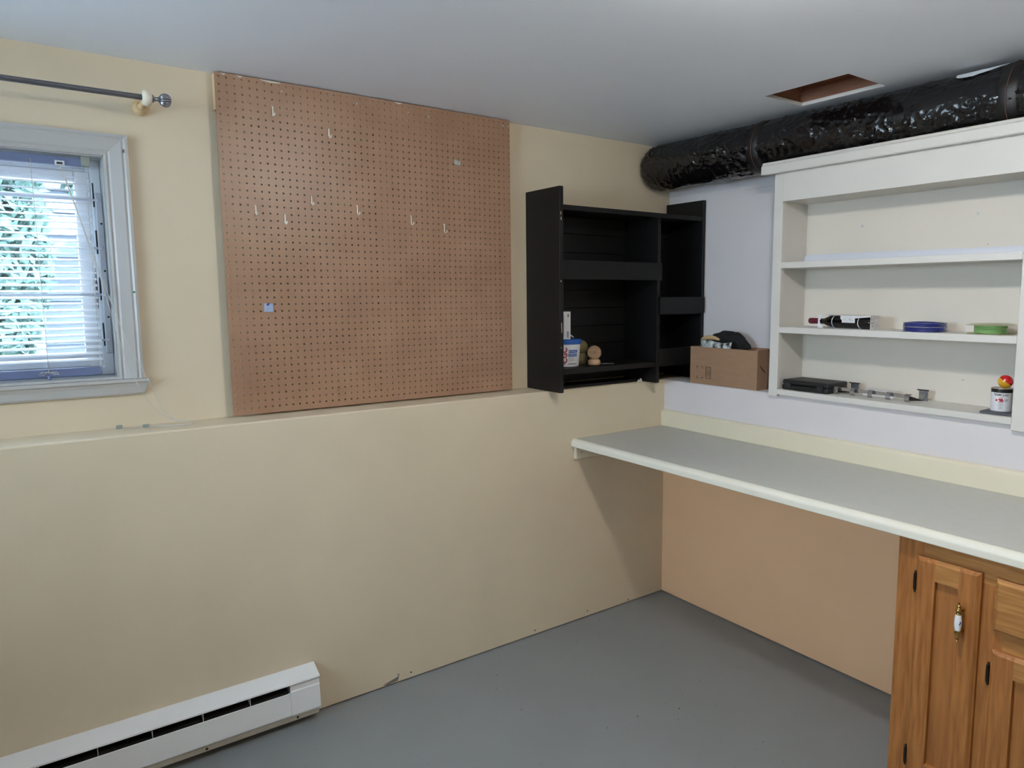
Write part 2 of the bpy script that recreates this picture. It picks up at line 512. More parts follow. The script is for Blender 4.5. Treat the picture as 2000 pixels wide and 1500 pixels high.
B(WX1 + .0555, WX1 + .0575, DL - .0225, DL - .0205, 2.068, 2.078).build('nail_slot', 'dark', win)

# window guard: telescopic bars between two slotted side plates
guard = thing('window_guard', (-2.87, .245, 1.40), 'pale grey steel window guard of round bars behind blind', 'window guard')
for x0, x1 in ((-2.452, -2.431), (-3.894, -3.873)):
    pl = MB().box(x0, x1, .232, .25, 1.405, 1.943)
    p = pl.build('side_plate', 'guard', guard, bevel=.005, seg=3)
    s_ = -1 if x0 > -2.9 else 1
    for k in range(4):
        z = 1.46 + k * .155
        B((x0 if s_ < 0 else x1) + s_ * .0045, (x0 if s_ < 0 else x1) + s_ * .0005, .238, .246, z - .028, z + .05).build('slot', 'dark', p)
    for z in (1.53, 1.685, 1.842):
        MB().lathe([(.002, -.0015), (.0035, 0)], ((x0 + x1) / 2 + .003, .232, z), 'y', 10).build('screw_head', 'hinge', p)
for z in (1.452, 1.606, 1.761, 1.919):
    b = MB().tube([(-3.88, .24, z), (-2.451, .24, z)], .0045, 10).build('bar', 'guard', guard, smooth=True)
    MB().ball((-2.443, .228, z), .0062, 12, 8).build('knob', 'guard', b, smooth=True)

# venetian blind
blind = thing('venetian_blind', (-2.87, .2, 1.34), 'white horizontal slat blind hanging in the basement window', 'blind')
BX0, BX1 = -3.87, -2.462
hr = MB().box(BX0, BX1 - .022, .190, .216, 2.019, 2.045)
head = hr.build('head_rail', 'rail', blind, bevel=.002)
B(BX1 - .024, BX1 + .002, .186, .22, 2.020, 2.053).build('end_bracket', 'clip', blind, bevel=.002)
lock = B(-2.556, -2.530, .184, .191, 2.017, 2.031).build('cord_lock', 'vinyl', blind, bevel=.001)
B(-2.551, -2.535, .1835, .1845, 2.0195, 2.026).build('roller', 'dark', lock)
nsl = 31
zs0, zs1 = 1.392, 2.004
sl_me = None
for k in range(nsl):
    z = zs0 + (zs1 - zs0) * k / (nsl - 1)
    tilt = math.radians(18)
    prof = []
    for i in range(5):
        u = -1 + i * .5
        prof.append((u * .0125, .0016 * (1 - u * u)))
    prof = prof + [(a, b - .0007) for a, b in prof[::-1]]
    prof = [(.203 + a * math.cos(tilt) - b * math.sin(tilt), a * math.sin(tilt) + b) for a, b in prof]
    if sl_me is None:
        o = MB().prism([(a, b + z) for a, b in prof], 'x', BX0 + .004, BX1 - .004).build('slat', 'slat', blind, smooth=True)
        sl_me = o
    else:
        c = sl_me.copy(); C.objects.link(c); c.parent = blind
        c.location = (0, 0, z - zs0)
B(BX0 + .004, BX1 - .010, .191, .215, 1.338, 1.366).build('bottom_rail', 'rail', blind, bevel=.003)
for x in (-2.618, -2.474, -3.10, -3.60):
    lad = MB()
    for y in (.1895, .2165):
        lad.tube([(x, y, 1.352), (x, y, 2.03)], .0007, 5)
    lad.build('ladder_cord', 'cord', blind)
# bunched spare ladder cord under the bottom rail
bc = MB()
loop = [(-2.618 + .022 * math.sin(t * 1.1) + .006 * math.sin(3.1 * t), .187 - .002 * math.cos(2 * t), 1.352 + .005 * math.sin(2.3 * t)) for t in [i * .25 for i in range(60)]]
bc.tube(loop, .0006, 5)
bc.build('spare_cord', 'cord', blind)
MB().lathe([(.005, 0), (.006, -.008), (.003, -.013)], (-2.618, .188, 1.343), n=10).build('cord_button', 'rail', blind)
# lift cords draped over the sill to the ledge
def bez(p, n=10):
    out = []
    p = [Vector(q) for q in p]
    for i in range(len(p) - 1):
        a = p[max(i - 1, 0)]; b = p[i]; c = p[i + 1]; d = p[min(i + 2, len(p) - 1)]
        for k in range(n):
            t = k / n
            out.append(.5 * ((2 * b) + (c - a) * t + (2 * a - 5 * b + 4 * c - d) * t * t + (3 * b - a - 3 * c + d) * t ** 3))
    out.append(p[-1])
    return out
MB().tube(bez([(-2.543, .183, 2.018), (-2.468, .150, 1.70), (-2.424, .132, 1.47), (-2.398, .128, 1.36), (-2.372, .125, 1.29), (-2.335, .128, 1.218), (-2.295, .12, 1.182), (-2.262, .105, 1.168), (-2.245, .09, 1.159), (-2.262, .08, 1.159), (-2.29, .09, 1.159), (-2.31, .10, 1.160), (-2.345, .11, 1.160), (-2.40, .128, 1.1605), (-2.43, .14, 1.161)]), .0011, 6).build('lift_cord', 'cord', blind, smooth=True)
MB().tube(bez([(-2.541, .183, 2.018), (-2.465, .148, 1.70), (-2.405, .126, 1.47), (-2.352, .124, 1.335), (-2.325, .126, 1.26), (-2.305, .125, 1.205), (-2.275, .12, 1.175), (-2.235, .10, 1.165), (-2.222, .085, 1.159), (-2.25, .075, 1.159), (-2.28, .082, 1.159), (-2.33, .098, 1.159), (-2.362, .106, 1.160)]), .0011, 6).build('lift_cord', 'cord', blind, smooth=True)
B(-2.448, -2.43, .135, .149, 1.1575, 1.1685).build('tassel', 'clip', blind, bevel=.002)
MB().lathe([(.003, 0), (.0055, .004), (.0055, .018), (.002, .022)], (-2.375, .109, 1.1635), 'x', 10).build('tassel', 'clip', blind, smooth=True)

# curtain rod
RY, RZ = .012, 2.222
rod = thing('curtain_rod', (-2.32, RY, RZ), 'brushed grey curtain rod with ribbed ball finial above window', 'curtain rod')
MB().tube([(-4.05, RY, RZ), (-2.30, RY, RZ)], .0085, 16).build('rod', 'pewter', rod, smooth=True)
ring = MB()
rp = [(.0095, -.013), (.018, -.0135), (.0235, -.009), (.0255, 0), (.0235, .009), (.018, .0135), (.0095, .013)]
ring.lathe(rp, (-2.309, RY, RZ), 'x', 28)
rg = ring.build('ring_bracket', 'ivory', rod, smooth=True)
MB().lathe([(.012, .02), (.009, .05), (.0085, .10), (.012, .130)], (-2.309, RY, RZ), 'y', 16).build('arm', 'rawwood', rg, smooth=True)
MB().lathe([(.014, .126), (.022, .134), (.026, .145), (.026, .1555)], (-2.309, RY, RZ), 'y', 24).build('wall_plate', 'rawwood', rod, smooth=True)
MB().lathe([(.011, .013), (.012, .016), (.012, .019), (.007, .022), (.006, .030), (.009, .034)], (-2.309, RY, RZ), 'x', 20).build('finial_neck', 'finial', rod, smooth=True)
fb = MB(); nn = 72; prof = []
vs = []; fs = []
for i in range(17):
    th = math.pi * i / 16
    for k in range(nn):
        a = 2 * math.pi * k / nn
        rr = max(1e-6, math.sin(th)) * .0215 * (1 - .2 * (1 - abs(math.sin(7 * a))) ** 1.5)
        vs.append((-2.309 + .034 + .018 - .0185 * math.cos(th), RY + rr * math.cos(a), RZ + rr * math.sin(a)))
for i in range(16):
    for k in range(nn):
        fs.append((i * nn + k, i * nn + (k + 1) % nn, (i + 1) * nn + (k + 1) % nn, (i + 1) * nn + k))
fb.add(vs, fs); fb.build('finial_ball', 'finial', rod, smooth=True)

# ------------------------------------------------------------------ pegboard
PX0, PX1, PZ0, PZ1, PY = -2.083, -.870, 1.164, 2.370, .124
peg = thing('pegboard', ((PX0 + PX1) / 2, PY, PZ0), 'large brown perforated hardboard panel on battens beside window', 'pegboard')
def pegboard_mesh():
    cols, rows = 48, 47
    hx = [PX0 + .012 + (PX1 - .009 - PX0 - .012) * i / (cols - 1) for i in range(cols)]
    hz = [PZ1 - .015 - (PZ1 - .015 - PZ0 - .024) * j / (rows - 1) for j in range(rows)]
    ex = [PX0] + [(hx[i] + hx[i + 1]) / 2 for i in range(cols - 1)] + [PX1]
    ez = [PZ1] + [(hz[j] + hz[j + 1]) / 2 for j in range(rows - 1)] + [PZ0]
    y0, y1 = PY, PY + .006
    V = []; F = []
    grid = {}
    for s_, y in ((0, y0), (1, y1)):
        for i in range(cols + 1):
            for j in range(rows + 1):
                grid[s_, i, j] = len(V); V.append((ex[i], y, ez[j]))
    r = .0035
    for i in range(cols):
        for j in range(rows):
            ring = []
            for s_, y in ((0, y0), (1, y1)):
                rg_ = []
                for k in range(8):
                    a = math.pi / 4 * k
                    rg_.append(len(V)); V.append((hx[i] + r * math.cos(a), y, hz[j] + r * math.sin(a)))
                ring.append(rg_)
                tl, tr, br, bl = grid[s_, i, j], grid[s_, i + 1, j], grid[s_, i + 1, j + 1], grid[s_, i, j + 1]
                q = [(br, tr, rg_[1], rg_[0], rg_[7]), (tr, tl, rg_[3], rg_[2], rg_[1]), (tl, bl, rg_[5], rg_[4], rg_[3]), (bl, br, rg_[7], rg_[6], rg_[5])]
                F += q if s_ == 0 else [f[::-1] for f in q]
            for k in range(8):
                F.append((ring[0][k], ring[0][(k + 1) % 8], ring[1][(k + 1) % 8], ring[1][k]))
    for i in range(cols):
        F.append((grid[0, i, 0], grid[0, i + 1, 0], grid[1, i + 1, 0], grid[1, i, 0]))
        F.append((grid[0, i, rows], grid[1, i, rows], grid[1, i + 1, rows], grid[0, i + 1, rows]))
    for j in range(rows):
        F.append((grid[0, 0, j], grid[1, 0, j], grid[1, 0, j + 1], grid[0, 0, j + 1]))
        F.append((grid[0, cols, j], grid[0, cols, j + 1], grid[1, cols, j + 1], grid[1, cols, j]))
    return V, F, hx, hz
V, F, HXS, HZS = pegboard_mesh()
MB().add(V, F).build('perforated_sheet', 'hardboard', peg)
B(PX0 + .001, PX1 - .002, PY + .0062, DL, 2.247, 2.368).build('batten', 'batten', peg)
B(PX0 + .10, PX1 - .002, PY + .0062, DL, 1.166, 1.185).build('batten', 'batten', peg)
B(PX1 - .05, PX1 - .002, PY + .0062, DL, 1.19, 2.24).build('batten', 'batten', peg)
B(-1.50, -1.46, PY + .0062, DL, 1.19, 2.24).build('batten', 'batten', peg)
# hardboard edge chipped paint along the top
for x0, x1 in ((-2.066, -2.045), (-1.935, -1.86), (-1.42, -1.385), (-2.012, -1.99)):
    zt = PZ1 - .002
    MB().add([(x0, PY - .0004, zt), (x1, PY - .0004, zt), (x1 - .004, PY - .0004, zt - .0035), ((x0 + x1) / 2, PY - .0004, zt - .006), (x0 + .006, PY - .0004, zt - .002),
              (x0, PY + .0002, zt), (x1, PY + .0002, zt), (x1 - .004, PY + .0002, zt - .0035), ((x0 + x1) / 2, PY + .0002, zt - .006), (x0 + .006, PY + .0002, zt - .002)],
             [(0, 1, 2, 3, 4), (9, 8, 7, 6, 5), (0, 5, 6, 1), (1, 6, 7, 2), (2, 7, 8, 3), (3, 8, 9, 4), (4, 9, 5, 0)]).build('paint_chip', 'white_chip', peg)
for x, z in ((-1.858, 2.338), (-1.575, 2.338), (-1.36, 2.335), (-1.268, 2.333), (-.905, 2.345), (-.875, 2.345)):
    MB().lathe([(.0028, -.0012), (.0035, 0)], (x, PY, z), 'y', 8).build('screw_head', 'galv', peg)

hook_spots = [(-1.891, 2.277, 'white wire peg hook at top left of pegboard'),
              (-1.688, 2.223, 'white wire peg hook below and right of the topmost hook'),
              (-1.764, 1.986, 'white wire peg hook highest of the middle row cluster'),
              (-1.970, 1.934, 'white wire peg hook nearest the left edge of pegboard'),
              (-1.865, 1.908, 'white wire peg hook second from the left pegboard edge, lowest there'),
              (-1.585, 1.959, 'white wire peg hook near the centre of the pegboard'),
              (-1.361, 1.934, 'white wire peg hook right of the pegboard centre'),
              (-1.208, 1.910, 'white wire peg hook farthest right, below the metal clip')]
hk = None
for x, z, lab in hook_spots:
    x = min(HXS, key=lambda h: abs(h - x)); z = min(HZS, key=lambda h: abs(h - z))
    if hk is None:
        m = MB()
        m.tube(bez([(0, .011, .003), (0, .003, .002), (0, -.0035, -.001), (0, -.0042, -.008), (0, -.0042, -.028), (0, -.006, -.0335), (0, -.014, -.035), (0, -.022, -.0345), (0, -.0265, -.031), (0, -.0275, -.026)], 4), .0021, 8)
        hk = m.build('peg_hook', 'hook', None, smooth=True); o = hk
    else:
        o = hk.copy(); C.objects.link(o)
    o.location = (x, PY, z)
    tag(o, lab, 'hook', 'wire hooks on the pegboard')
# small metal clip and tape
clip = thing('metal_clip', (-1.137, PY, 2.162), 'small notched zinc clip on upper right of pegboard', 'clip')
MB().prism([(-1.153, 2.152), (-1.126, 2.150), (-1.124, 2.168), (-1.130, 2.169), (-1.1315, 2.164), (-1.134, 2.164), (-1.1355, 2.170), (-1.143, 2.171), (-1.1445, 2.166), (-1.147, 2.166), (-1.148, 2.172), (-1.1535, 2.172)], 'y', PY - .004, PY).build('plate', 'galv', clip)
MB().lathe([(.0016, -.0045), (.0016, -.0038)], (-1.139, PY, 2.161), 'y', 8).build('eyelet', 'dark', clip)
tape = thing('tape_patch', (-1.941, PY, 1.557), 'pale blue square of tape on lower left pegboard', 'tape')
MB().hexa([(-1.958, PY - .0012, 1.541), (-1.925, PY - .0012, 1.540), (-1.925, PY, 1.540), (-1.958, PY, 1.541),
           (-1.956, PY - .0012, 1.572), (-1.926, PY - .0012, 1.571), (-1.926, PY, 1.571), (-1.956, PY, 1.572)]).build('patch', 'tape', tape)
MB().prism([(-1.949, 1.564), (-1.945, 1.562), (-1.938, 1.568), (-1.938, 1.573), (-1.945, 1.573)], 'y', PY - .002, PY - .0013).build('ink_mark', 'tape_blue', tape)

# ------------------------------------------------------------------ baseboard heater
hx1, hx0 = -1.874, -3.55
heat = thing('baseboard_heater', ((hx0 + hx1) / 2, -.035, .0), 'white enamel electric baseboard heater along the cream wall', 'heater')
ec = hx1 - .108        # inner edge of the end cap
B(hx0, hx1 - .002, -.004, -.0005, .032, .2).build('back_plate', 'heater_beige', heat)
MB().prism([(-.0005, .207), (-.066, .181), (-.0675, .176), (-.066, .1745), (-.0005, .2)], 'x', hx0, hx1).build('top_cover', 'heater', heat)
MB().prism([(-.0585, .142), (-.0625, .141), (-.0675, .060), (-.0655, .055), (-.0605, .056)], 'x', hx0, ec - .001).build('front_panel', 'heater', heat)
MB().prism([(-.060, .1735), (-.0602, .1485), (-.063, .146), (-.0635, .141), (-.069, .060), (-.067, .054), (-.005, .054), (-.005, .1965)], 'x', ec, hx1 - .001).build('end_cap', 'heater', heat)
lip = MB().prism([(-.004, .052), (-.0625, .052), (-.0575, .030), (-.0555, .030), (-.0585, .048), (-.004, .048)], 'x', hx0, hx1 - .006).build('bottom_lip', 'heater_beige', heat)
for x in (-1.96, -2.27):
    MB().lathe([(.0045, -.001), (.0045, 0)], (x, -.0605, .041), 'y', 10).build('rust_spot', 'hinge', lip)
B(hx0 + .05, ec - .004, -.05, -.02, .075, .145).build('heating_element', 'element', heat)
B(hx0, ec, -.0045, -.004, .055, .19).build('inner_liner', 'dark', heat)
for k in range(10):
    x = -2.121 - .1535 * k
    if x < hx0 + .05: break
    MB().prism([(-.006, .150), (-.052, .140), (-.060, .138), (-.0615, .1725), (-.006, .194)], 'x', x - .0006, x + .0006).build('divider', 'heater', heat)

# ------------------------------------------------------------------ worktop
YE = -2.9
wt = thing('worktop', (-.31, -1.4, .88), 'cream edged laminate worktop with backsplash along right wall', 'worktop')
zb = ZC - .037
prof = [(-.003, ZC - .001), (-.594, ZC - .001)]
for i in range(7):
    a = math.pi / 2 * i / 6
    prof.append((-.6005 - .02 * math.sin(a), ZC + .0005 - .02 * (1 - math.cos(a))))
prof += [(-.6205, zb + .002), (-.6185, zb), (-.003, zb)]
MB().prism(prof, 'y', YE, -.001).build('slab', 'laminate', wt, smooth=True)
B(-.594, -.024, YE, -.008, ZC - .0009, ZC + .0004).build('top_sheet', 'laminate_top', wt)
prof = [(-.001, ZC - .0008), (-.022, ZC - .0008), (-.022, .985)]
for i in range(6):
    a = math.pi / 2 * i / 5
    prof.append((-.012 - .010 * math.cos(a), .988 + .012 * math.sin(a)))
prof += [(-.001, 1.0)]
MB().prism(prof, 'y', YE, -.001).build('backsplash', 'splash', wt, smooth=True)
cl = B(-.605, -.03, -.021, -.001, .819, zb - .0005).build('wall_cleat', 'ivory', wt, bevel=.001)
MB().lathe([(.0025, -.001), (.0025, 0)], (-.575, -.021, .85), 'y', 8).build('screw_hole', 'dark', cl)

# ------------------------------------------------------------------ base cabinet
FX = -.585
cab = thing('base_cabinet', (-.3, -2.2, 0), 'honey oak base cabinet with panelled doors under the worktop', 'cabinet')
Y0, Y1 = -1.577, -2.9
B(FX + .02, -.02, Y0, Y0 - .018, .006, zb - .001).build('side_panel', 'oak_v', cab)
B(-.52, -.50, Y0 - .018, Y1, .006, .10).build('toe_kick', 'oak_h', cab)
B(FX + .02, -.02, Y0 - .018, Y1, .10, .118).build('floor_board', 'oak_h', cab)
B(FX, FX + .02, Y0, Y0 - .075, .10, zb - .001).build('stile', 'oak_v', cab)
B(FX, FX + .02, -1.80, -1.875, .1402, .7998).build('stile', 'oak_v', cab)
B(FX, FX + .02, -2.30, -2.36, .1402, .5998).build('stile', 'oak_v', cab)
B(FX, FX + .02, Y0 - .0752, Y1, .80, zb - .001).build('rail', 'oak_h', cab)
B(FX, FX + .02, Y0 - .0752, Y1, .10, .14).build('rail', 'oak_h', cab)
B(FX, FX + .02, -1.8752, Y1, .60, .70).build('rail', 'oak_h', cab)

def door(ya, yb, za, zb_, sw, hinges, name='door', handle=None, rw=.062):
    """panelled door with ogee edge; ya > yb"""
    d = thing(name, (FX - .01, (ya + yb) / 2, za))
    d.parent = cab
    d.location = (FX - .01 - cab.location.x, (ya + yb) / 2 - cab.location.y, za)
    F0, F1 = FX - .0005, FX - .020
    def edged(y0, y1, z0, z1, l, r, t, b):
        """bar with a stepped bevel on the named outer sides"""
        c = .010
        v = []
        for x, k in ((F0, 0), (F1 + .009, 0), (F1 + .007, .003), (F1 + .002, c * .7), (F1, c)):
            v.append([(x, y0 - (k if l else 0), z0 + (k if b else 0)), (x, y1 + (k if r else 0), z0 + (k if b else 0)), (x, y1 + (k if r else 0), z1 - (k if t else 0)), (x, y0 - (k if l else 0), z1 - (k if t else 0))])
        m = MB(); vs = [p for q in v for p in q]; fs = []
        for i in range(4):
            for j in range(4):
                fs.append((i * 4 + j, i * 4 + (j + 1) % 4, (i + 1) * 4 + (j + 1) % 4, (i + 1) * 4 + j))
        fs += [(0, 1, 2, 3), (16, 17, 18, 19)]
        return m.add(vs, fs)
    edged(ya, ya - sw, za, zb_, 1, 0, 1, 1).build('stile', 'oak_v', d)
    edged(yb + sw, yb, za, zb_, 0, 1, 1, 1).build('stile', 'oak_v', d)
    edged(ya - sw, yb + sw, zb_ - rw, zb_, 0, 0, 1, 0).build('rail', 'oak_h', d)
    edged(ya - sw, yb + sw, za, za + rw, 0, 0, 0, 1).build('rail', 'oak_h', d)
    B(FX - .001, FX - .007, ya - sw + .0002, yb + sw - .0002, za + rw, zb_ - rw).build('panel', 'oak_panel', d)
    for hz in hinges:
        h = MB()
        h.lathe([(.0015, -.034), (.0035, -.031), (.002, -.027), (.0048, -.025), (.0052, 0), (.0048, .025), (.002, .027), (.0035, .031), (.0015, .034)], (FX - .006, ya + .007, hz), n=12)
        h.box(FX - .003, FX - .0006, ya + .002, ya + .012, hz - .024, hz + .024)
        h.build('hinge', 'hinge', d, smooth=True)
    if handle:
        hy, hz = handle
        hx = F1 - .026
        m = MB().lathe([(1e-6, .060), (.0028, .058), (.003, .055), (.0018, .052), (.0055, .049), (.006, .047), (.003, .044), (.006, .041), (.0085, .037), (.0085, .034), (.0045, .030), (.0065, .027), (.0068, .0235),
                        (.0068, -.0235), (.0065, -.027), (.0078, -.030), (.0078, -.033), (.004, -.038), (.0055, -.043), (.0055, -.047), (.0018, -.052), (.003, -.055), (1e-6, -.058)], (hx, hy, hz), n=20)
        m.tube([(hx, hy, hz + .032), (F1 - .004, hy, hz + .032), (F1 + .0005, hy, hz + .032)], [.0045, .0045, .0065], 10)
        m.tube([(hx, hy, hz - .030), (F1 - .004, hy, hz - .030), (F1 + .0005, hy, hz - .030)], [.0045, .0045, .0065], 10)
        hd = m.build('handle', 'brass', d, smooth=True)
        # porcelain grip and its blue motif are pieces of the handle, kept at the same level
        MB().lathe([(.0072, -.0232), (.0092, -.012), (.0098, 0), (.0092, .012), (.0072, .0232)], (hx, hy, hz), n=20).build('porcelain_grip', 'porcelain', d, smooth=True)
        mo = MB()
        def wrap(u, v_):
            a = math.atan2(-.80, -.60) + u / .0102
            return (hx + .01005 * math.cos(a), hy + .01005 * math.sin(a), hz + v_)
        for poly in ([(-.004, .002), (-.001, .0055), (.002, .005), (0, .002), (-.002, -.001)], [(-.003, -.001), (.001, .002), (.003, -.003), (0, -.0075), (-.0005, -.003)]):
            vs = [wrap(-u, v_ + .001) for u, v_ in poly]
            mo.add(vs, [tuple(range(len(vs)))])
        mo.build('flower_motif', 'blue_ink', d)
    return d
door(-1.640, -1.817, .135, .829, .056, (.745, .19), handle=(-1.777, .682))
door(-1.853, -2.28, .135, .625, .060, (.548, .19))
# drawer front
dr = thing('drawer', (FX - .01, -2.06, .68)); dr.parent = cab
dr.location = (FX - .01 - cab.location.x, -2.06 - cab.location.y, .68)
m = MB()
ya, yb, za, zt = -1.853, -2.28, .678, .827
vs = []
for x, k in ((FX - .0005, 0), (FX - .011, 0), (FX - .013, .003), (FX - .018, .007), (FX - .020, .010)):
    vs += [(x, ya - k, za + k), (x, yb + k, za + k), (x, yb + k, zt - k), (x, ya - k, zt - k)]
m.add(vs, [(i * 4 + j, i * 4 + (j + 1) % 4, (i + 1) * 4 + (j + 1) % 4, (i + 1) * 4 + j) for i in range(4) for j in range(4)] + [(0, 1, 2, 3), (16, 17, 18, 19)])
m.build('drawer_front', 'oak_h', dr)

# ------------------------------------------------------------------ built-in shelf unit
su = thing('wall_shelf_unit', (.08, -1.18, L), 'off white built-in shelf unit in the wall above worktop', 'shelf unit')
SF = -.022          # front plane
YA, YB = -.667, -1.70
IA, IB = -.712, -1.648
B(DR - .016, DR - .004, YA - .018, YB + .02, 1.158, 2.10).build('back_panel', 'shelfback', su)
B(-.001, DR - .017, YA - .018, IA + .010, 1.158, 2.10).build('side_panel', 'shelfwhite', su)
B(-.001, DR - .017, IB - .010, YB + .02, 1.158, 2.10).build('side_panel', 'shelfwhite', su)
B(-.001, DR - .017, IA + .0098, IB - .0098, 1.994, 2.012).build('top_board', 'shelfwhite', su)
B(SF, -.0012, YA, IA, 1.148, 2.112).build('stile', 'shelfwhite', su, bevel=.0015)
B(SF, -.0012, IB, YB, 1.138, 2.112).build('stile', 'shelfwhite', su, bevel=.0015)
B(SF, -.0012, IA - .0002, IB + .0002, 1.993, 2.112).build('header', 'shelfwhite', su)
cap = MB().prism([(-.0225, 2.112), (-.046, 2.112), (-.048, 2.117), (-.047, 2.148), (-.041, 2.153), (-.039, 2.161), (-.034, 2.165), (-.0225, 2.165)], 'y', YA + .055, YB - .10)
cap.build('cornice', 'shelfwhite', su, bevel=.003, seg=3)
B(SF, DR - .017, IA - .0002, IB + .0002, 1.709, 1.735).build('shelf', 'shelfwhite', su, bevel=.0015)
B(SF, DR - .017, IA - .0002, IB + .0002, 1.430, 1.456).build('shelf', 'shelfwhite', su, bevel=.0015)
B(SF, DR - .017, IA - .0002, IB + .0002, 1.157, 1.181).build('shelf', 'shelfwhite', su, bevel=.0015)
for y, z in ((-.965, 1.88), (-1.418, 1.891)):
    MB().lathe([(.0055, 0), (.0045, -.002), (.002, -.0022)], (DR - .016, y, z), 'x', 12).build('screw', 'galv', su)

# white strips on the top shelf
for k, (xa, za, xb, zb2, lab) in enumerate(((.158, 1.7355, .012, 1.7355, 'long white vinyl trim strip on top shelf, front of the bundle'),
                                     (.164, 1.7355, .032, 1.7355, 'long white vinyl trim strip on top shelf, middle of the bundle'),
                                     (.170, 1.7355, .052, 1.7355, 'long white vinyl trim strip on top shelf, rear of the bundle'))):
    ya_, yb_ = -.704 - .001 * k, -1.645
    m = MB()
    ht_a, ht_b = .028 + .005 * k, .010 + .006 * k
    m.hexa([(xb, yb_, zb2), (xb + .004, yb_, zb2), (xa + .004, ya_, za), (xa, ya_, za),
            (xb, yb_, zb2 + ht_b), (xb + .004, yb_, zb2 + ht_b), (xa + .004, ya_, za + ht_a), (xa, ya_, za + ht_a)])
    o = m.build('trim_strip', 'strip', None)
    tag(o, lab, 'trim strip', 'trim strips on the top shelf')

# wine bottle in its open carton (local frame: +x along the bottle towards its base)
bang = math.atan2(-1.124 + .867, -.005 - .033)
wb = thing('wine_carton', (.033, -.867, 1.456), 'white printed gift carton with open front around wine bottle', 'carton', rz=bang)
# local y: after rotation +y points towards +X world (back of the shelf)
BL, BH, BD = .258, .055, .055
cm = MB()
cm.box(0, BL, .0, BD, .0005, .0015)
cm.box(.01, BL, BD - .001, BD, .0015, BH)
cm.box(0, BL, .012, BD, BH - .001, BH)
cm.box(BL - .001, BL, .0, BD, .0015, BH)
cm.build('carton', 'carton_print', wb, local=True)
# front panel pieces round the cut-out
fp = MB()
fp.prism([(0, .0015), (.03, .0015), (.012, .018), (.008, .030), (.02, .045), (.03, BH), (0, BH)], 'y', -.0005, .0005)
fp.prism([(.115, BH), (.115, .040), (.122, .037), (.122, .026), (.185, .026), (.185, .044), (BL, .051), (BL, BH)], 'y', -.0005, .0005)
fp.build('front_panel', 'paperbox', wb, local=True)
# sloping lid edge and print
lid = MB().hexa([(.11, .0, BH - .002), (BL, .0, BH - .002), (BL, .014, BH - .0005), (.11, .014, BH - .0005),
                 (.11, .0, BH - .001), (BL, .0, BH - .001), (BL, .014, BH), (.11, .014, BH)])
lid.build('lid_edge', 'carton_print', wb, local=True)
pr = MB()
for k in range(26):
    x, z = random.uniform(.125, .18), random.uniform(.029, .05)
    pr.box(x, x + random.uniform(.002, .006), -.0009, -.0005, z, z + .0010)
pr.build('label_print', 'grey_ink', wb, local=True)
dt = MB()
for k in range(14):
    y, z = random.uniform(.004, .05), random.uniform(.006, .05)
    dt.box(BL, BL + .0004, y, y + .003, z, z + .003)
dt.build('dot_print', 'carton_dot', wb, local=True)
btl = thing('wine_bottle', (0, 0, 0), 'dark wine bottle with maroon capsule lying in white carton', 'bottle')
btl.matrix_world = WM[wb.name] @ Matrix.Translation((0, BD / 2, .0275))
WM[btl.name] = btl.matrix_world.copy()
MB().lathe([(.008, .235), (.022, .236), (.025, .232), (.0255, .20), (.0255, .075), (.024, .06), (.018, .035), (.0125, .018), (.0115, .0), (.0115, -.005)][::-1] and
           [(.0112, -.005), (.0115, .0), (.0125, .012), (.019, .030), (.0240, .052), (.0255, .075), (.0255, .20), (.0255, .244), (.022, .250), (.008, .251)], (0, 0, 0), 'x', 28).build('glass', 'glass_dark', btl, smooth=True, local=True)
MB().lathe([(.0115, -.068), (.0128, -.066), (.0128, -.045), (.0122, -.043), (.0122, -.004)], (0, 0, 0), 'x', 24).build('capsule', 'capsule', btl, smooth=True, local=True)
for x in (.068, .196):
    MB().lathe([(.0257, x), (.0262, x + .0002), (.0262, x + .003), (.0257, x + .0032)], (0, 0, 0), 'x', 28).build('band', 'white_ink', btl, smooth=True, local=True)
pp = MB()
pp.hexa([(-.0, -.86, 1.4562), (.035, -.885, 1.4562), (.115, -.76, 1.4562), (.075, -.735, 1.4562), (-.0, -.86, 1.4567), (.035, -.885, 1.4567), (.115, -.76, 1.4575), (.075, -.735, 1.4590)])
tag(pp.build('paper_slip', 'carton_print', None), 'loose printed paper slip under the wine bottle neck', 'paper')

# trimmer line coils
def coil(mb, cx, cy, z0, r, rt, rows, layers, n=40):
    for j in range(rows):
        for k in range(layers):
            pts = [(cx + (r - k * rt * 1.9) * math.cos(2 * math.pi * i / n), cy + (r - k * rt * 1.9) * math.sin(2 * math.pi * i / n), z0 + rt + j * rt * 1.85 + .0006 * math.sin(3 * 2 * math.pi * i / n + j)) for i in range(n)]
            mb.tube(pts, rt, 6, closed=True)
    return mb
bcx, bcy = .066, -1.300
bl = thing('blue_line_coil', (bcx, bcy, 1.456), 'coil of glossy blue plastic line on the middle shelf', 'line coil')
coil(MB(), bcx, bcy, 1.4562, .073, .0026, 7, 2).build('line', 'blue_line', bl, smooth=True)
MB().lathe([(.0762, 1.4735), (.0772, 1.4745), (.0762, 1.4755), (.0757, 1.4745), (.0762, 1.4735)], (bcx, bcy, 0), n=40).build('wrapper', 'clear', bl, smooth=True)
gcx, gcy = .072, -1.528
gl = thing('green_line_spool', (gcx, gcy, 1.456), 'clear straw coloured spool of green line on middle shelf', 'line spool')
coil(MB(), gcx, gcy, 1.4585, .050, .0026, 6, 1).build('line', 'green_line', gl, smooth=True)
MB().lathe([(.079, 1.4564), (.080, 1.4575), (.079, 1.4586), (.042, 1.4584)], (gcx, gcy, 0), n=40).build('flange', 'clear_plastic', gl, smooth=True)
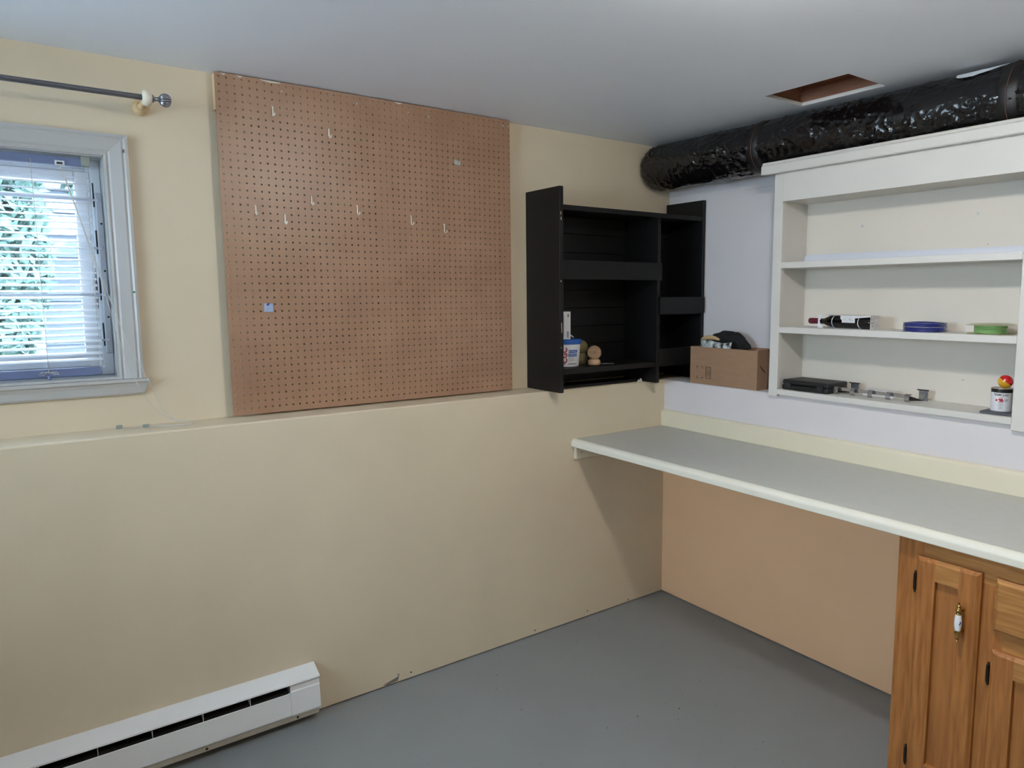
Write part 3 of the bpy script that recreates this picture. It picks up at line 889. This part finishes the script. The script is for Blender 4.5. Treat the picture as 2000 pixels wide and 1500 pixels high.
MB().lathe([(.042, 1.4880), (.066, 1.490), (.079, 1.4865), (.080, 1.4880), (.066, 1.492), (.042, 1.490)], (gcx, gcy, 0), n=40).build('flange', 'clear_plastic', gl, smooth=True)
MB().lathe([(.042, 1.4587), (.042, 1.4878), (.0405, 1.4878), (.0405, 1.4587), (.042, 1.4587)], (gcx, gcy, 0), n=32).build('core', 'clear_plastic', gl, smooth=True)

# black tool case
tc_ = thing('tool_case', (.08, -.825, 1.181), 'low black plastic tool case at left of bottom shelf', 'tool case')
cx0, cx1, cy0, cy1 = -.002, .150, -.722, -.948
B(cx0, cx1, cy0, cy1, 1.1815, 1.203).build('base', 'black_plastic', tc_, bevel=.006, seg=3)
B(cx0 + .002, cx1, cy0 - .001, cy1 + .001, 1.2035, 1.2255).build('lid', 'black_plastic', tc_, bevel=.008, seg=3)
for y in (cy0 - .035, cy1 + .035):
    B(cx0 - .008, cx0 + .0015, y - .014, y + .014, 1.190, 1.214).build('latch', 'black_plastic', tc_, bevel=.002)
MB().tube(bez([(cx0 + .001, -.795, 1.2), (cx0 - .012, -.798, 1.2), (cx0 - .013, -.835, 1.2), (cx0 - .012, -.872, 1.2), (cx0 + .001, -.875, 1.2)], 5), .004, 8).build('handle', 'black_plastic', tc_, smooth=True)
# white small box behind the rack
tag(B(.098, .140, -1.045, -1.175, 1.1812, 1.207).build('white_box', 'paperbox', None, bevel=.001), 'flat white carton behind the steel coat rack', 'carton')

# steel coat rack lying on the shelf
rk = thing('coat_rack', (.06, -1.12, 1.181), 'satin steel coat rack with five curled hooks on bottom shelf', 'coat rack')
p0, p1 = Vector((.052, -.955, 1.2035)), Vector((.048, -1.268, 1.2025))
m = MB()
m.box(.047, .050, -.952, -1.262, 1.1965, 1.2105)
bar = m.build('bar', 'chrome', rk, bevel=.0008)
def strap(pts, wdt, name, mt, par, th=.0012):
    """flat strap following a path in the X-Z plane; pts are (x, z), width along y"""
    m = MB(); v = []; f = []
    yc = wdt[0]; h = wdt[1] / 2
    for i, p in enumerate(pts):
        a = Vector(pts[max(i - 1, 0)]); b = Vector(pts[min(i + 1, len(pts) - 1)])
        t = (b - a).normalized(); nrm = Vector((-t.y, t.x)) * th / 2
        for s_ in (1, -1):
            q = Vector(p) + nrm * s_
            v += [(q.x, yc - h, q.y), (q.x, yc + h, q.y)]
    for i in range(len(pts) - 1):
        o = i * 4; q = o + 4
        f += [(o, o + 1, q + 1, q), (o + 3, o + 2, q + 2, q + 3), (o + 1, o + 3, q + 3, q + 1), (o + 2, o, q, q + 2)]
    f += [(0, 2, 3, 1), (len(v) - 4, len(v) - 3, len(v) - 1, len(v) - 2)]
    return m.add(v, f).build(name, mt, par)
for y in (-.962, -1.036, -1.112, -1.187, -1.262):
    strap([(.0535, 1.209), (.049, 1.2122), (.043, 1.2122), (.036, 1.208), (.032, 1.200), (.032, 1.191), (.036, 1.1845), (.043, 1.1825)], (y, .019), 'hook', 'chrome', rk)
for y0_, y1_ in ((-.952, -.995), (-1.262, -1.283)):
    m = MB()
    h = .007
    m.hexa([(.048, y0_, 1.1865), (.051, y0_, 1.1865), (.121, y1_ + .003, 1.1828), (.118, y1_, 1.1828), (.048, y0_, 1.206), (.051, y0_, 1.206), (.121, y1_ + .003, 1.1845), (.118, y1_, 1.1845)])
    m.build('side_arm', 'darksteel', rk)
for y0_, y1_ in ((-.978, -1.014), (-1.265, -1.300)):
    pl = B(.1205, .123, y0_, y1_, 1.1825, 1.223).build('end_plate', 'chrome', rk, bevel=.0006)
    strap([(.1215, 1.2222), (.119, 1.2262), (.113, 1.2272), (.108, 1.2255)], ((y0_ + y1_) / 2, abs(y1_ - y0_) + .006), 'fold', 'darksteel', pl, th=.002)

# paint can with a ball on a slab
ccx, ccy = .056, -1.584
slab = B(.0, .118, -1.538, -1.645, 1.1812, 1.1895).build('slate_slab', 'slate', None, bevel=.0015)
tag(slab, 'dark grey flat slab under the small paint can', 'slab')
can = thing('paint_can', (ccx, ccy, 1.19), 'small white labelled paint can on dark slab', 'paint can')
cr = .0325
MB().lathe([(cr - .001, 1.190), (cr, 1.191), (cr, 1.2555)], (ccx, ccy, 0), n=40).build('body', 'can_label', can, smooth=True)
MB().lathe([(cr + .0003, 1.2557), (cr + .0003, 1.2665)], (ccx, ccy, 0), n=40).build('black_band', 'can_black', can, smooth=True)
MB().lathe([(cr - .001, 1.2667), (cr + .0015, 1.2675), (cr + .0015, 1.2695), (cr - .001, 1.2705), (cr - .004, 1.2685), (.020, 1.2680)], (ccx, ccy, 0), n=40).build('rim', 'tin', can, smooth=True)
va = math.atan2(-2.63 - ccy, -2.67 - ccx)      # direction of the label's front, towards the room
va_l = va - .06
def on_can(r):
    return lambda u, v_: (ccx + r * math.cos(va_l + u / r), ccy + r * math.sin(va_l + u / r), 1.19 + v_)
tm = MB()
text_mb('TREMCLAD', .0105, lambda u, v_: on_can(cr + .0004)(u, v_ + .058), mb=tm, bold=.0002, sx=.92)
tm.build('brand_lettering', 'black_ink', can)
tm = MB()
f_ = on_can(cr + .0004)
def patch(mb, u0, u1, v0, v1):
    k = 4
    vs = [f_(u0 + (u1 - u0) * i / k, v0) for i in range(k + 1)] + [f_(u0 + (u1 - u0) * i / k, v1) for i in range(k + 1)]
    mb.add(vs, [(i, i + 1, k + 2 + i, k + 1 + i) for i in range(k)])
patch(tm, -.007, .006, .040, .045); patch(tm, -.004, .008, .036, .0405); patch(tm, -.016, -.010, .036, .043)
patch(tm, -.007, .008, .0325, .0345); patch(tm, -.006, .007, .0475, .0490)
tm.build('red_print', 'red_ink', can)
tm = MB()
for k in range(4): patch(tm, .011, .022, .036 + .0022 * k, .0372 + .0022 * k)
for k in range(2): patch(tm, -.005, .006, .010 + .003 * k, .0112 + .003 * k)
for k in range(14):
    a = 2 * math.pi * k / 14
    u, v_ = .0065 * math.cos(a), .0235 + .0065 * math.sin(a)
    patch(tm, u - .0008, u + .0008, v_ - .0008, v_ + .0008)
patch(tm, -.0025, .0025, .022, .025)
tm.build('fine_print', 'grey_ink', can)
bz = 1.2685 + .0185
ball = thing('toy_ball', (ccx, ccy, bz), 'glossy red and yellow ball resting on the paint can', 'ball', rz=.0)
bb = MB(); prof_n, prof_m = 28, 18
D_ = Vector((.26, -.50, .74)).normalized()
br = .0235
for nm, mt, sgn in (('red_half', 'ball_red', 1), ('yellow_half', 'ball_yellow', -1)):
    pr_ = [(max(1e-7, br * math.sin(math.pi / 2 * i / 9)), sgn * br * math.cos(math.pi / 2 * i / 9)) for i in range(10)]
    pr_.append((br - .002, 0))
    MB().lathe(pr_, (ccx + .003, ccy - .008, bz + .0052), d=D_, n=28).build(nm, mt, ball, smooth=True)

# ------------------------------------------------------------------ black corner cabinet
bk = thing('black_cabinet', (-.28, .04, L), 'black painted open wooden cabinet standing on the ledge corner', 'cabinet')
KF, KB = -.092, .160
KX0, KX1 = -.758, .186
kz = L + .001
B(KX0, KX0 + .021, KF - .004, KB + .006, kz, 2.072).build('side_board', 'black', bk, bevel=.002)
B(KX1 - .020, KX1, KF - .004, KB + .006, kz, 2.078).build('side_board', 'black', bk, bevel=.002)
B(KX0 + .0212, KX1 - .0202, KF + .002, KB - .012, 1.972, 1.994).build('top_board', 'black', bk, bevel=.001)
DVX = -.142
B(DVX - .010, DVX + .010, KF, KB - .012, kz, 1.9718).build('divider', 'black', bk, bevel=.001)
# plank back
B(KX0 + .0212, KX1 - .0202, KB - .0009, KB + .005, 1.17, 1.99).build('light_stop_sheet', 'black', bk)  # black sheet added to stop light leaking between the planks
nb = 9
for k in range(nb):
    z0 = 1.175 + k * (1.985 - 1.175) / nb
    z1 = 1.175 + (k + 1) * (1.985 - 1.175) / nb - .003
    B(KX0 + .0212, KX1 - .0202, KB - .0118, KB - .001 - .001 * (k % 2), z0, z1).build('back_plank', 'black', bk, bevel=.001)
LX0, LX1 = KX0 + .0212, DVX - .0102
B(LX0, LX1, KF + .02, KB - .0122, 1.682, 1.700).build('shelf', 'black', bk)
B(LX0 - .018, LX1 + .018, KF - .016, KF - .0042, 1.668, 1.752).build('front_rail', 'black', bk, bevel=.001)
B(LX0, LX1, KF + .006, KB - .0122, 1.239, 1.2645).build('shelf', 'black', bk, bevel=.001)
B(LX0, LX1, KB - .03, KB - .0122, 1.175, 1.238).build('lower_rail', 'black', bk)
B(LX0, LX1, KF + .11, KB - .0305, kz, kz + .012).build('floor_board', 'black', bk)
RX0, RX1 = DVX + .0102, KX1 - .0202
B(RX0 - .012, RX1 + .012, KF - .016, KF - .0042, 1.503, 1.585).build('front_rail', 'black', bk, bevel=.001)
B(RX0, RX1, KF + .006, KB - .0122, 1.498, 1.515).build('shelf', 'black', bk)
B(RX0, RX1, KF - .002, KF + .012, 1.242, 1.327).build('front_rail', 'black', bk, bevel=.001)
B(RX0, RX1, KF + .012, KB - .0122, 1.236, 1.252).build('shelf', 'black', bk)
# worn spots
for (x, y0_, y1_, z0, z1) in ((KX0 + .0105, KF - .0046, KF - .0038, 1.43, 1.475), (KX0 + .008, KF - .0046, KF - .0038, 1.36, 1.366), (KX0 + .008, KF - .0046, KF - .0038, 1.948, 1.962), (KX0 + .009, KF - .0046, KF - .0038, 1.925, 1.938), (KX0 + .008, KF - .0046, KF - .0038, 1.655, 1.662)):
    MB().hexa([(x - .0015, y0_, z0), (x + .0015, y0_, z0), (x + .0015, y1_, z0), (x - .0015, y1_, z0), (x - .003, y0_, z1), (x + .0005, y0_, z1), (x + .0005, y1_, z1), (x - .003, y1_, z1)]).build('worn_spot', 'chip', bk)
MB().prism([(-.200, 1.158), (-.188, 1.170), (-.182, 1.164), (-.176, 1.176), (-.168, 1.172), (-.163, 1.158)], 'y', -.004, -.0005).build('torn_edge', 'white_chip', bk)

# things in the black cabinet
tz = 1.2648
tx, ty = -.628, .020
tub = thing('compound_tub', (tx, ty, tz), 'white plastic tub of compound with blue lid in black cabinet', 'tub')
r0, r1, hh = .054, .0625, .106
MB().lathe([(r0 - .003, tz), (r0, tz + .002), (r1, tz + hh), (r1 - .002, tz + hh)], (tx, ty, 0), n=48).build('body', 'tub_white', tub, smooth=True)
MB().lathe([(r1 + .0015, tz + hh - .001), (r1 + .004, tz + hh), (r1 + .004, tz + hh + .020), (r1 + .002, tz + hh + .022), (r1 - .004, tz + hh + .0205)], (tx, ty, 0), n=48).build('lid', 'tub_blue', tub, smooth=True)
tva = math.atan2(-2.63 - ty, -2.67 - tx) + .02
def on_tub(off):
    def g(u, v_):
        r = r0 + (r1 - r0) * v_ / hh + off
        a = tva + u / .058
        return (tx + r * math.cos(a), ty + r * math.sin(a), tz + v_)
    return g
g1, g2 = on_tub(.0005), on_tub(.0009)
def tpatch(mb, u0, u1, v0, v1, g):
    k = 6
    vs = [g(u0 + (u1 - u0) * i / k, v0) for i in range(k + 1)] + [g(u0 + (u1 - u0) * i / k, v1) for i in range(k + 1)]
    mb.add(vs, [(i, i + 1, k + 2 + i, k + 1 + i) for i in range(k)])
# vertical red lettering
m = text_mb('CGC', .034, lambda a, b: g1(-.012 - b, .054 + a), bold=.0012, sx=.98)
tpatch(m, -.026, -.0195, .0125, .0155, g1); tpatch(m, -.0175, -.010, .0125, .0155, g1)
tpatch(m, -.026, -.0195, .0165, .0185, g1); tpatch(m, -.0175, -.010, .0165, .0185, g1)
m.build('red_lettering', 'red_ink', tub)
m = MB(); tpatch(m, .005, .049, .066, .080, g1); tpatch(m, .003, .049, .049, .063, g1)
m.build('blue_bar', 'tub_blue', tub)
m = text_mb('DRYWALL', .0098, lambda a, b: g2(.024 + a, .073 + b), sx=.85)
text_mb('COMPOUND', .0098, lambda a, b: g2(.025 + a, .056 + b), sx=.78, mb=m)
m.build('white_lettering', 'white_ink', tub)
m = MB()
for k in range(5): tpatch(m, .004, .034 + .004 * (k % 2), .028 + .004 * k, .0294 + .004 * k, g1)
m.build('fine_print', 'grey_ink', tub)
m = MB(); tpatch(m, .004, .046, .0135, .0165, g1); m.build('black_stripe', 'black_ink', tub)
lidz = tz + hh + .0222
cb = thing('caulk_carton', (-.645, .010, lidz), 'narrow white printed carton standing on the blue tub lid', 'carton', rz=math.radians(-33))
MB().box(-.040, .022, -.014, .014, .0002, .128).build('carton', 'paperbox', cb, local=True, bevel=.0008)
m = MB()
for k in range(16): m.box(-.034, -.006, -.0145, -.0141, .014 + k * .0062, .0165 + k * .0062)
m.build('text_block', 'grey_ink', cb, local=True)
m = MB()
for k in range(6): m.box(.004, .014, -.0145, -.0141, .008 + k * .005, .0105 + k * .005)
m.box(.008, .014, -.0145, -.0141, .104, .112); m.box(.008, .014, -.0145, -.0141, .114, .118)
m.build('bar_print', 'black_ink', cb, local=True)
st = MB().tube([(-.578, .035, lidz + .0045), (-.606, .055, lidz + .030), (-.632, .07, lidz + .05)], .0035, 10)
tag(st.build('nozzle', 'tub_white', None, smooth=True), 'thin white plastic nozzle leaning on the blue tub lid', 'nozzle')

def ring_ball(name, c, r, mt, lab, base):
    t = thing(name, (c[0], c[1], base[2]), lab, 'wooden finial', 'turned wooden finials in the black cabinet')
    MB().ball(c, r, 28, 18).build('ball', mt, t, smooth=True)
    bx, by, bz_, br_, bh_ = base
    MB().lathe([(br_ * .72, bz_), (br_ * .95, bz_ + bh_ * .18), (br_, bz_ + bh_ * .45), (br_ * .92, bz_ + bh_ * .75), (br_ * .6, bz_ + bh_)], (bx, by, 0), n=28).build('base', mt, t, smooth=True)
    return t
f1 = ring_ball('wooden_finial', (-.508, -.035, tz + .0605), .034, 'ball_wood', 'pale turned wooden ball finial with growth rings on black shelf', (-.508, -.035, tz, .031, .032))
# growth rings facing the room
dv = Vector((-2.67 + .508, -2.63 + .035, 1.6 - 1.325)).normalized()
m = MB()
for rr in (.004, .0075, .011, .015, .019):
    t = math.sqrt(.0342 ** 2 - rr ** 2)
    m.lathe([(rr - .0004, t - .0003), (rr, t + .0004), (rr + .0006, t - .0003)], (-.508, -.035, tz + .0605), d=dv, n=32)
m.build('growth_rings', 'ink', f1)
m.v = []
ring_ball('wooden_finial', (-.512, .062, tz + .083), .034, 'ball_olive', 'olive brown wooden ball finial half hidden behind tub', (-.512, .062, tz, .034, .054))
for i, (a, b, lab) in enumerate((((-.442, -.02), (-.402, -.05), 'small zinc screw lying nearer the front of black shelf'), ((-.458, -.005), (-.425, -.028), 'small zinc screw lying beside the pale finial'))):
    A_, B_ = Vector((a[0], a[1], tz + .0022)), Vector((b[0], b[1], tz + .004))
    m = MB(); n_ = 24
    m.tube([A_.lerp(B_, k / n_) for k in range(n_ + 1)], [.0006] + [.0014 + .0006 * (k % 2) for k in range(n_)], 8)
    m.lathe([(.0018, 0), (.0038, .0015), (.0038, .0024)], B_, d=(B_ - A_), n=12)
    o = m.build('screw', 'screw', None); tag(o, lab, 'screw', 'loose screws on the black shelf')

# ------------------------------------------------------------------ cardboard box
cbx = thing('cardboard_box', (.09, -.38, L), 'open brown cardboard box of clothing on the right wall ledge', 'box', rz=math.radians(1.2))
bz0 = .0008
X0, X1, YA_, YB_, HB = -.086, .070, .203, -.198, .184
m = MB()
t = .004
m.box(X0, X1, YB_, YA_, bz0, bz0 + t)
bot = m.build('bottom', 'card', cbx, local=True)
B(X0, X0 + t, YB_, YA_, bz0 + t, HB).build('front_panel', 'card', cbx, local=True)
B(X1 - t, X1, YB_, YA_, bz0 + t, HB).build('back_panel', 'card', cbx, local=True)
B(X0 + t, X1 - t, YA_ - t, YA_, bz0 + t, HB).build('end_panel', 'card', cbx, local=True)
B(X0 + t, X1 - t, YB_, YB_ + t, bz0 + t, HB + .003).build('end_panel', 'card', cbx, local=True)
m = MB(); xx = X0 - .0004
def mark(ya_, yb_, za_, zb_): m.box(xx, X0, ya_, yb_, za_, zb_)
# corner brackets of the label field
for y, z, sy, sz in ((.160, .088, -1, -1), (.122, .088, 1, -1), (.160, .028, -1, 1), (.122, .028, 1, 1)):
    mark(y, y + sy * .012, z, z + sz * .0024); mark(y, y + sy * .0024, z, z + sz * .012)
# framed ladder mark
ya_, yb_, za_, zb_ = .104, .070, .030, .088
mark(ya_, yb_, za_, za_ + .0024); mark(ya_, yb_, zb_ - .0024, zb_); mark(ya_, ya_ - .0024, za_, zb_); mark(yb_, yb_ + .0024, za_, zb_)
for k, w_ in enumerate((.0010, .0016, .0010, .0022, .0012, .0018, .0010, .0014, .0010)):
    z = .040 + k * .0050
    mark(ya_ - .003, yb_ + .003, z, z + w_)
m.build('printed_marks', 'ink', cbx, local=True)
m = MB()
pts = []
for k in range(9):
    a = k / 8
    pts.append((X0 + .018 + a * .045, .118 - .040 * a ** .8))
v = []
for k, (x, z) in enumerate(pts):
    wd = .0045 + .003 * math.sin(math.pi * k / 8)
    v += [(x, YB_ - .0004, z - wd / 2), (x, YB_ - .0004, z + wd / 2)]
m.add(v, [(2 * i, 2 * i + 2, 2 * i + 3, 2 * i + 1) for i in range(8)])
m.build('curved_mark', 'ink', cbx, local=True)

def blob(name, c, sc, mt, lab, cat, amp=.18, seed=0, fn=None, top=None):
    m = MB().ball((0, 0, 0), 1, 40, 24)
    vs = []
    for x, y, z in m.v:
        nz = noise.noise(Vector((x * 1.7 + seed, y * 1.7, z * 1.7))) * amp + noise.noise(Vector((x * 5 + seed, y * 5, z * 5))) * amp * .35
        k = 1 + nz
        p = Vector((x * sc[0] * k, y * sc[1] * k, z * sc[2] * k))
        if fn: p = fn(p)
        vs.append((c[0] + p.x, c[1] + p.y, c[2] + p.z))
    m.v = vs
    o = m.build(name, mt, None, smooth=True)
    return tag(o, lab, cat)
blob('knit_hat', (.108, -.338, 1.345), (.044, .112, .040), 'blackcloth', 'black cloth hat heaped on top in cardboard box', 'hat', .24, 1,
     fn=lambda p: Vector((p.x, p.y, p.z + (.03 if p.y > -.05 else .03 + (p.y + .05) * .45))) if p.z > -.01 else p)
blob('black_glove', (.098, -.203, 1.342), (.044, .018, .030), 'blackcloth', 'crumpled black glove at left end of cardboard box', 'glove', .22, 5)
# tan glove cuff: bent flattened tube
m = MB()
path = bez([(.05, -.205, 1.372), (.048, -.225, 1.381), (.05, -.255, 1.386), (.055, -.285, 1.384), (.06, -.312, 1.376)], 6)
m.tube(path, [.004 + .0075 * math.sin(math.pi * (i + 1) / (len(path) + 1)) for i in range(len(path))], 12)
tag(m.build('tan_glove', 'tan', None, smooth=True), 'tan leather glove finger across top of cardboard box', 'glove')
# printed cloth sticking out over the front
m = MB(); n_ = 26; v = []; f = []
for i in range(n_ + 1):
    y = -.226 - .190 * i / n_
    for j in range(6):
        z = 1.30 + .0148 * j
        v.append((.018 + .0025 * math.sin(i * .9) + .0008 * j + .002 * math.sin(j * 2 + i * .4), y, z + .006 * math.sin(i * .25) - .004))
for i in range(n_):
    for j in range(5):
        f.append((i * 6 + j, i * 6 + 6 + j, i * 6 + 7 + j, i * 6 + j + 1))
m.add(v, f)
pc = m.build('printed_cloth', 'print_cloth', None, smooth=True)
sd = pc.modifiers.new('thick', 'SOLIDIFY'); sd.thickness = .004
tag(pc, 'black and white printed cloth edge showing in cardboard box', 'cloth')

# ------------------------------------------------------------------ duct
du = thing('duct', (.06, -1.2, 2.25), 'black plastic wrapped flexible duct along the ceiling corner', 'duct')
NY, NA = 700, 120
ya, yb = .148, -2.7
V = []; F = []
def duct_c(y):
    k = min(1, max(0, (.15 - y) / .6))
    return .048 + .018 * k, 2.2505 + .001 * k
STR = [-.555, -1.575, -2.45]
def ridge(v):
    return 1 - min(1, abs(noise.noise(v)) * 2.2)
def duct_r(y, a):
    r = .1135
    c, d_ = math.cos(a), math.sin(a)
    wob = .05 * noise.noise(Vector((y * 5, c * 2, d_ * 2)))
    yy = y + wob + .03 * math.sin(a * 2 + y * 3)
    # plastic film: irregular sharp folds, mostly round the girth, some along the tube
    k1 = ridge(Vector((yy * 21, c * 2.6, d_ * 2.6))) ** 3
    k2 = ridge(Vector((yy * 12 + 5, c * 6 + y * 4, d_ * 6))) ** 3
    k3 = ridge(Vector((yy * 44 + 9, c * 7, d_ * 7 + 2))) ** 2
    big = noise.noise(Vector((y * 7 - 4, c * 1.4, d_ * 1.4)))
    patch = .35 + .65 * max(0, noise.noise(Vector((y * 3.3 + 2, c * 1.3, d_ * 1.3))) + .45)
    side = .45 + .55 * max(0, math.cos(a - math.pi * 1.06))
    r += (k1 * .0062 + k2 * .0056 + k3 * .0034 - .0035) * side * patch + big * .0035
    for s_ in STR:
        q = abs(y - s_)
        if q < .10: r -= .004 * (1 - q / .10) ** 2
    if y > .06: r -= .022 * ((y - .06) / .088) ** 4 - .004 * noise.noise(Vector((y * 60, c * 9, d_ * 9)))
    return r
for i in range(NY + 1):
    y = ya + (yb - ya) * i / NY
    cx, cz = duct_c(y)
    for k in range(NA):
        a = 2 * math.pi * k / NA
        r = duct_r(y, a)
        V.append((cx + r * math.cos(a), y, cz + r * math.sin(a)))
for i in range(NY):
    for k in range(NA):
        F.append((i * NA + k, i * NA + (k + 1) % NA, (i + 1) * NA + (k + 1) % NA, (i + 1) * NA + k))
F.append(tuple(range(NA))); F.append(tuple(range(NY * NA, (NY + 1) * NA)))
MB().add(V, F).build('wrapped_tube', 'duct', du, smooth=True)
for s_ in STR:
    cx, cz = duct_c(s_)
    m = MB(); v = []; f = []
    prof = [(-.032, .1125), (-.028, .1155), (.028, .1155), (.032, .1125)]
    n_ = 72
    for off, r in prof:
        for k in range(n_):
            a = 2 * math.pi * k / n_
            v.append((cx + (r + .0008 * math.sin(9 * a)) * math.cos(a), s_ + off + .004 * math.sin(a * 2), cz + (r + .0008 * math.sin(9 * a)) * math.sin(a)))
    for i in range(3):
        for k in range(n_):
            f.append((i * n_ + k, i * n_ + (k + 1) % n_, (i + 1) * n_ + (k + 1) % n_, (i + 1) * n_ + k))
    st = m.add(v, f).build('tape_band', 'ducttape', du, smooth=True)
    pts = [(cx + .1163 * math.cos(2 * math.pi * k / 60), s_ + .004 * math.sin(4 * math.pi * k / 60), cz + .1163 * math.sin(2 * math.pi * k / 60)) for k in range(60)]
    MB().tube(pts, .0016, 6, closed=True).build('cable_tie', 'ductline', st, smooth=True)
# torn patch showing insulation, high on the room side
m = MB(); v = []; f = []
ny, na = 16, 5
for i in range(ny + 1):
    y = -1.395 - .165 * i / ny
    w_ = .16 * math.sin(math.pi * min(1, (i + .6) / (ny + .6)) ** .6) + .02
    cx, cz = duct_c(y)
    for j in range(na + 1):
        a = math.radians(122) + w_ * 1.5 * j / na + .03 * noise.noise(Vector((y * 60, j, 0)))
        r = .1205
        v.append((cx + r * math.cos(a), y, cz + r * math.sin(a)))
for i in range(ny):
    for j in range(na):
        f.append((i * (na + 1) + j, i * (na + 1) + j + 1, (i + 1) * (na + 1) + j + 1, (i + 1) * (na + 1) + j))
ip = m.add(v, f).build('torn_patch', 'insul', du, smooth=True)

# ------------------------------------------------------------------ outdoors
pa = MB().box(XW - .15, 8, .42, 12, .60, .90)
struct(pa.build('patio', 'concrete'))
hs = thing('neighbour_house', (0, 6.6, .95), 'pale blue grey sided house corner seen through the right of window', 'house')
for k in range(14):
    MB().prism([(5.4, .96 + k * .2), (5.36, .96 + k * .2), (5.39, 1.155 + k * .2), (5.4, 1.155 + k * .2)], 'x', -2.52, 3).build('siding_board', 'siding', hs)
B(-2.52, 3, 5.4, 8, .901, 3.8).build('wall', 'siding', hs)
def shrub(c, rad, n, lab, seed):
    rnd = random.Random(seed)
    t = thing('garden_shrub', (c[0], c[1], .90), lab, 'shrub', 'shrubs outside the window')
    v = []; f = []
    for k in range(n):
        d = Vector((rnd.gauss(0, 1), rnd.gauss(0, 1), rnd.gauss(0, 1))).normalized() * rnd.uniform(.6, 1)
        p = Vector((c[0] + d.x * rad[0], c[1] + d.y * rad[1], c[2] + d.z * rad[2]))
        if p.z < .99: continue
        a = Vector((rnd.uniform(-1, 1), rnd.uniform(-1, 1), rnd.uniform(-1, 1))).normalized()
        b = a.orthogonal().normalized(); s_ = rnd.uniform(.05, .09)
        o = len(v)
        v += [p - a * s_, p - b * s_ * .45, p + a * s_, p + b * s_ * .45]
        f.append((o, o + 1, o + 2, o + 3))
    me = bpy.data.meshes.new('foliage')
    me.from_pydata([tuple(Vector(q) - Vector((c[0], c[1], .90))) for q in v], [], f)
    me.materials.append(M['leaf'])
    o = bpy.data.objects.new('foliage', me); C.objects.link(o); o.parent = t; o['kind'] = 'stuff'
    MB().tube([(c[0], c[1], .901), (c[0] + .02, c[1], c[2])], [.05, .02], 8).build('stem', 'bark', t)
shrub((-3.05, 4.3, 2.0), (.60, .55, 1.25), 5200, 'tall leafy shrub nearest the middle of the window view', 3)
shrub((-4.45, 4.4, 1.9), (.66, .62, 1.2), 5200, 'tall leafy shrub beyond the left part of the window', 5)
shrub((-2.05, 4.3, 2.75), (.34, .42, .5), 2200, 'leafy crown high up before the neighbouring house', 9)
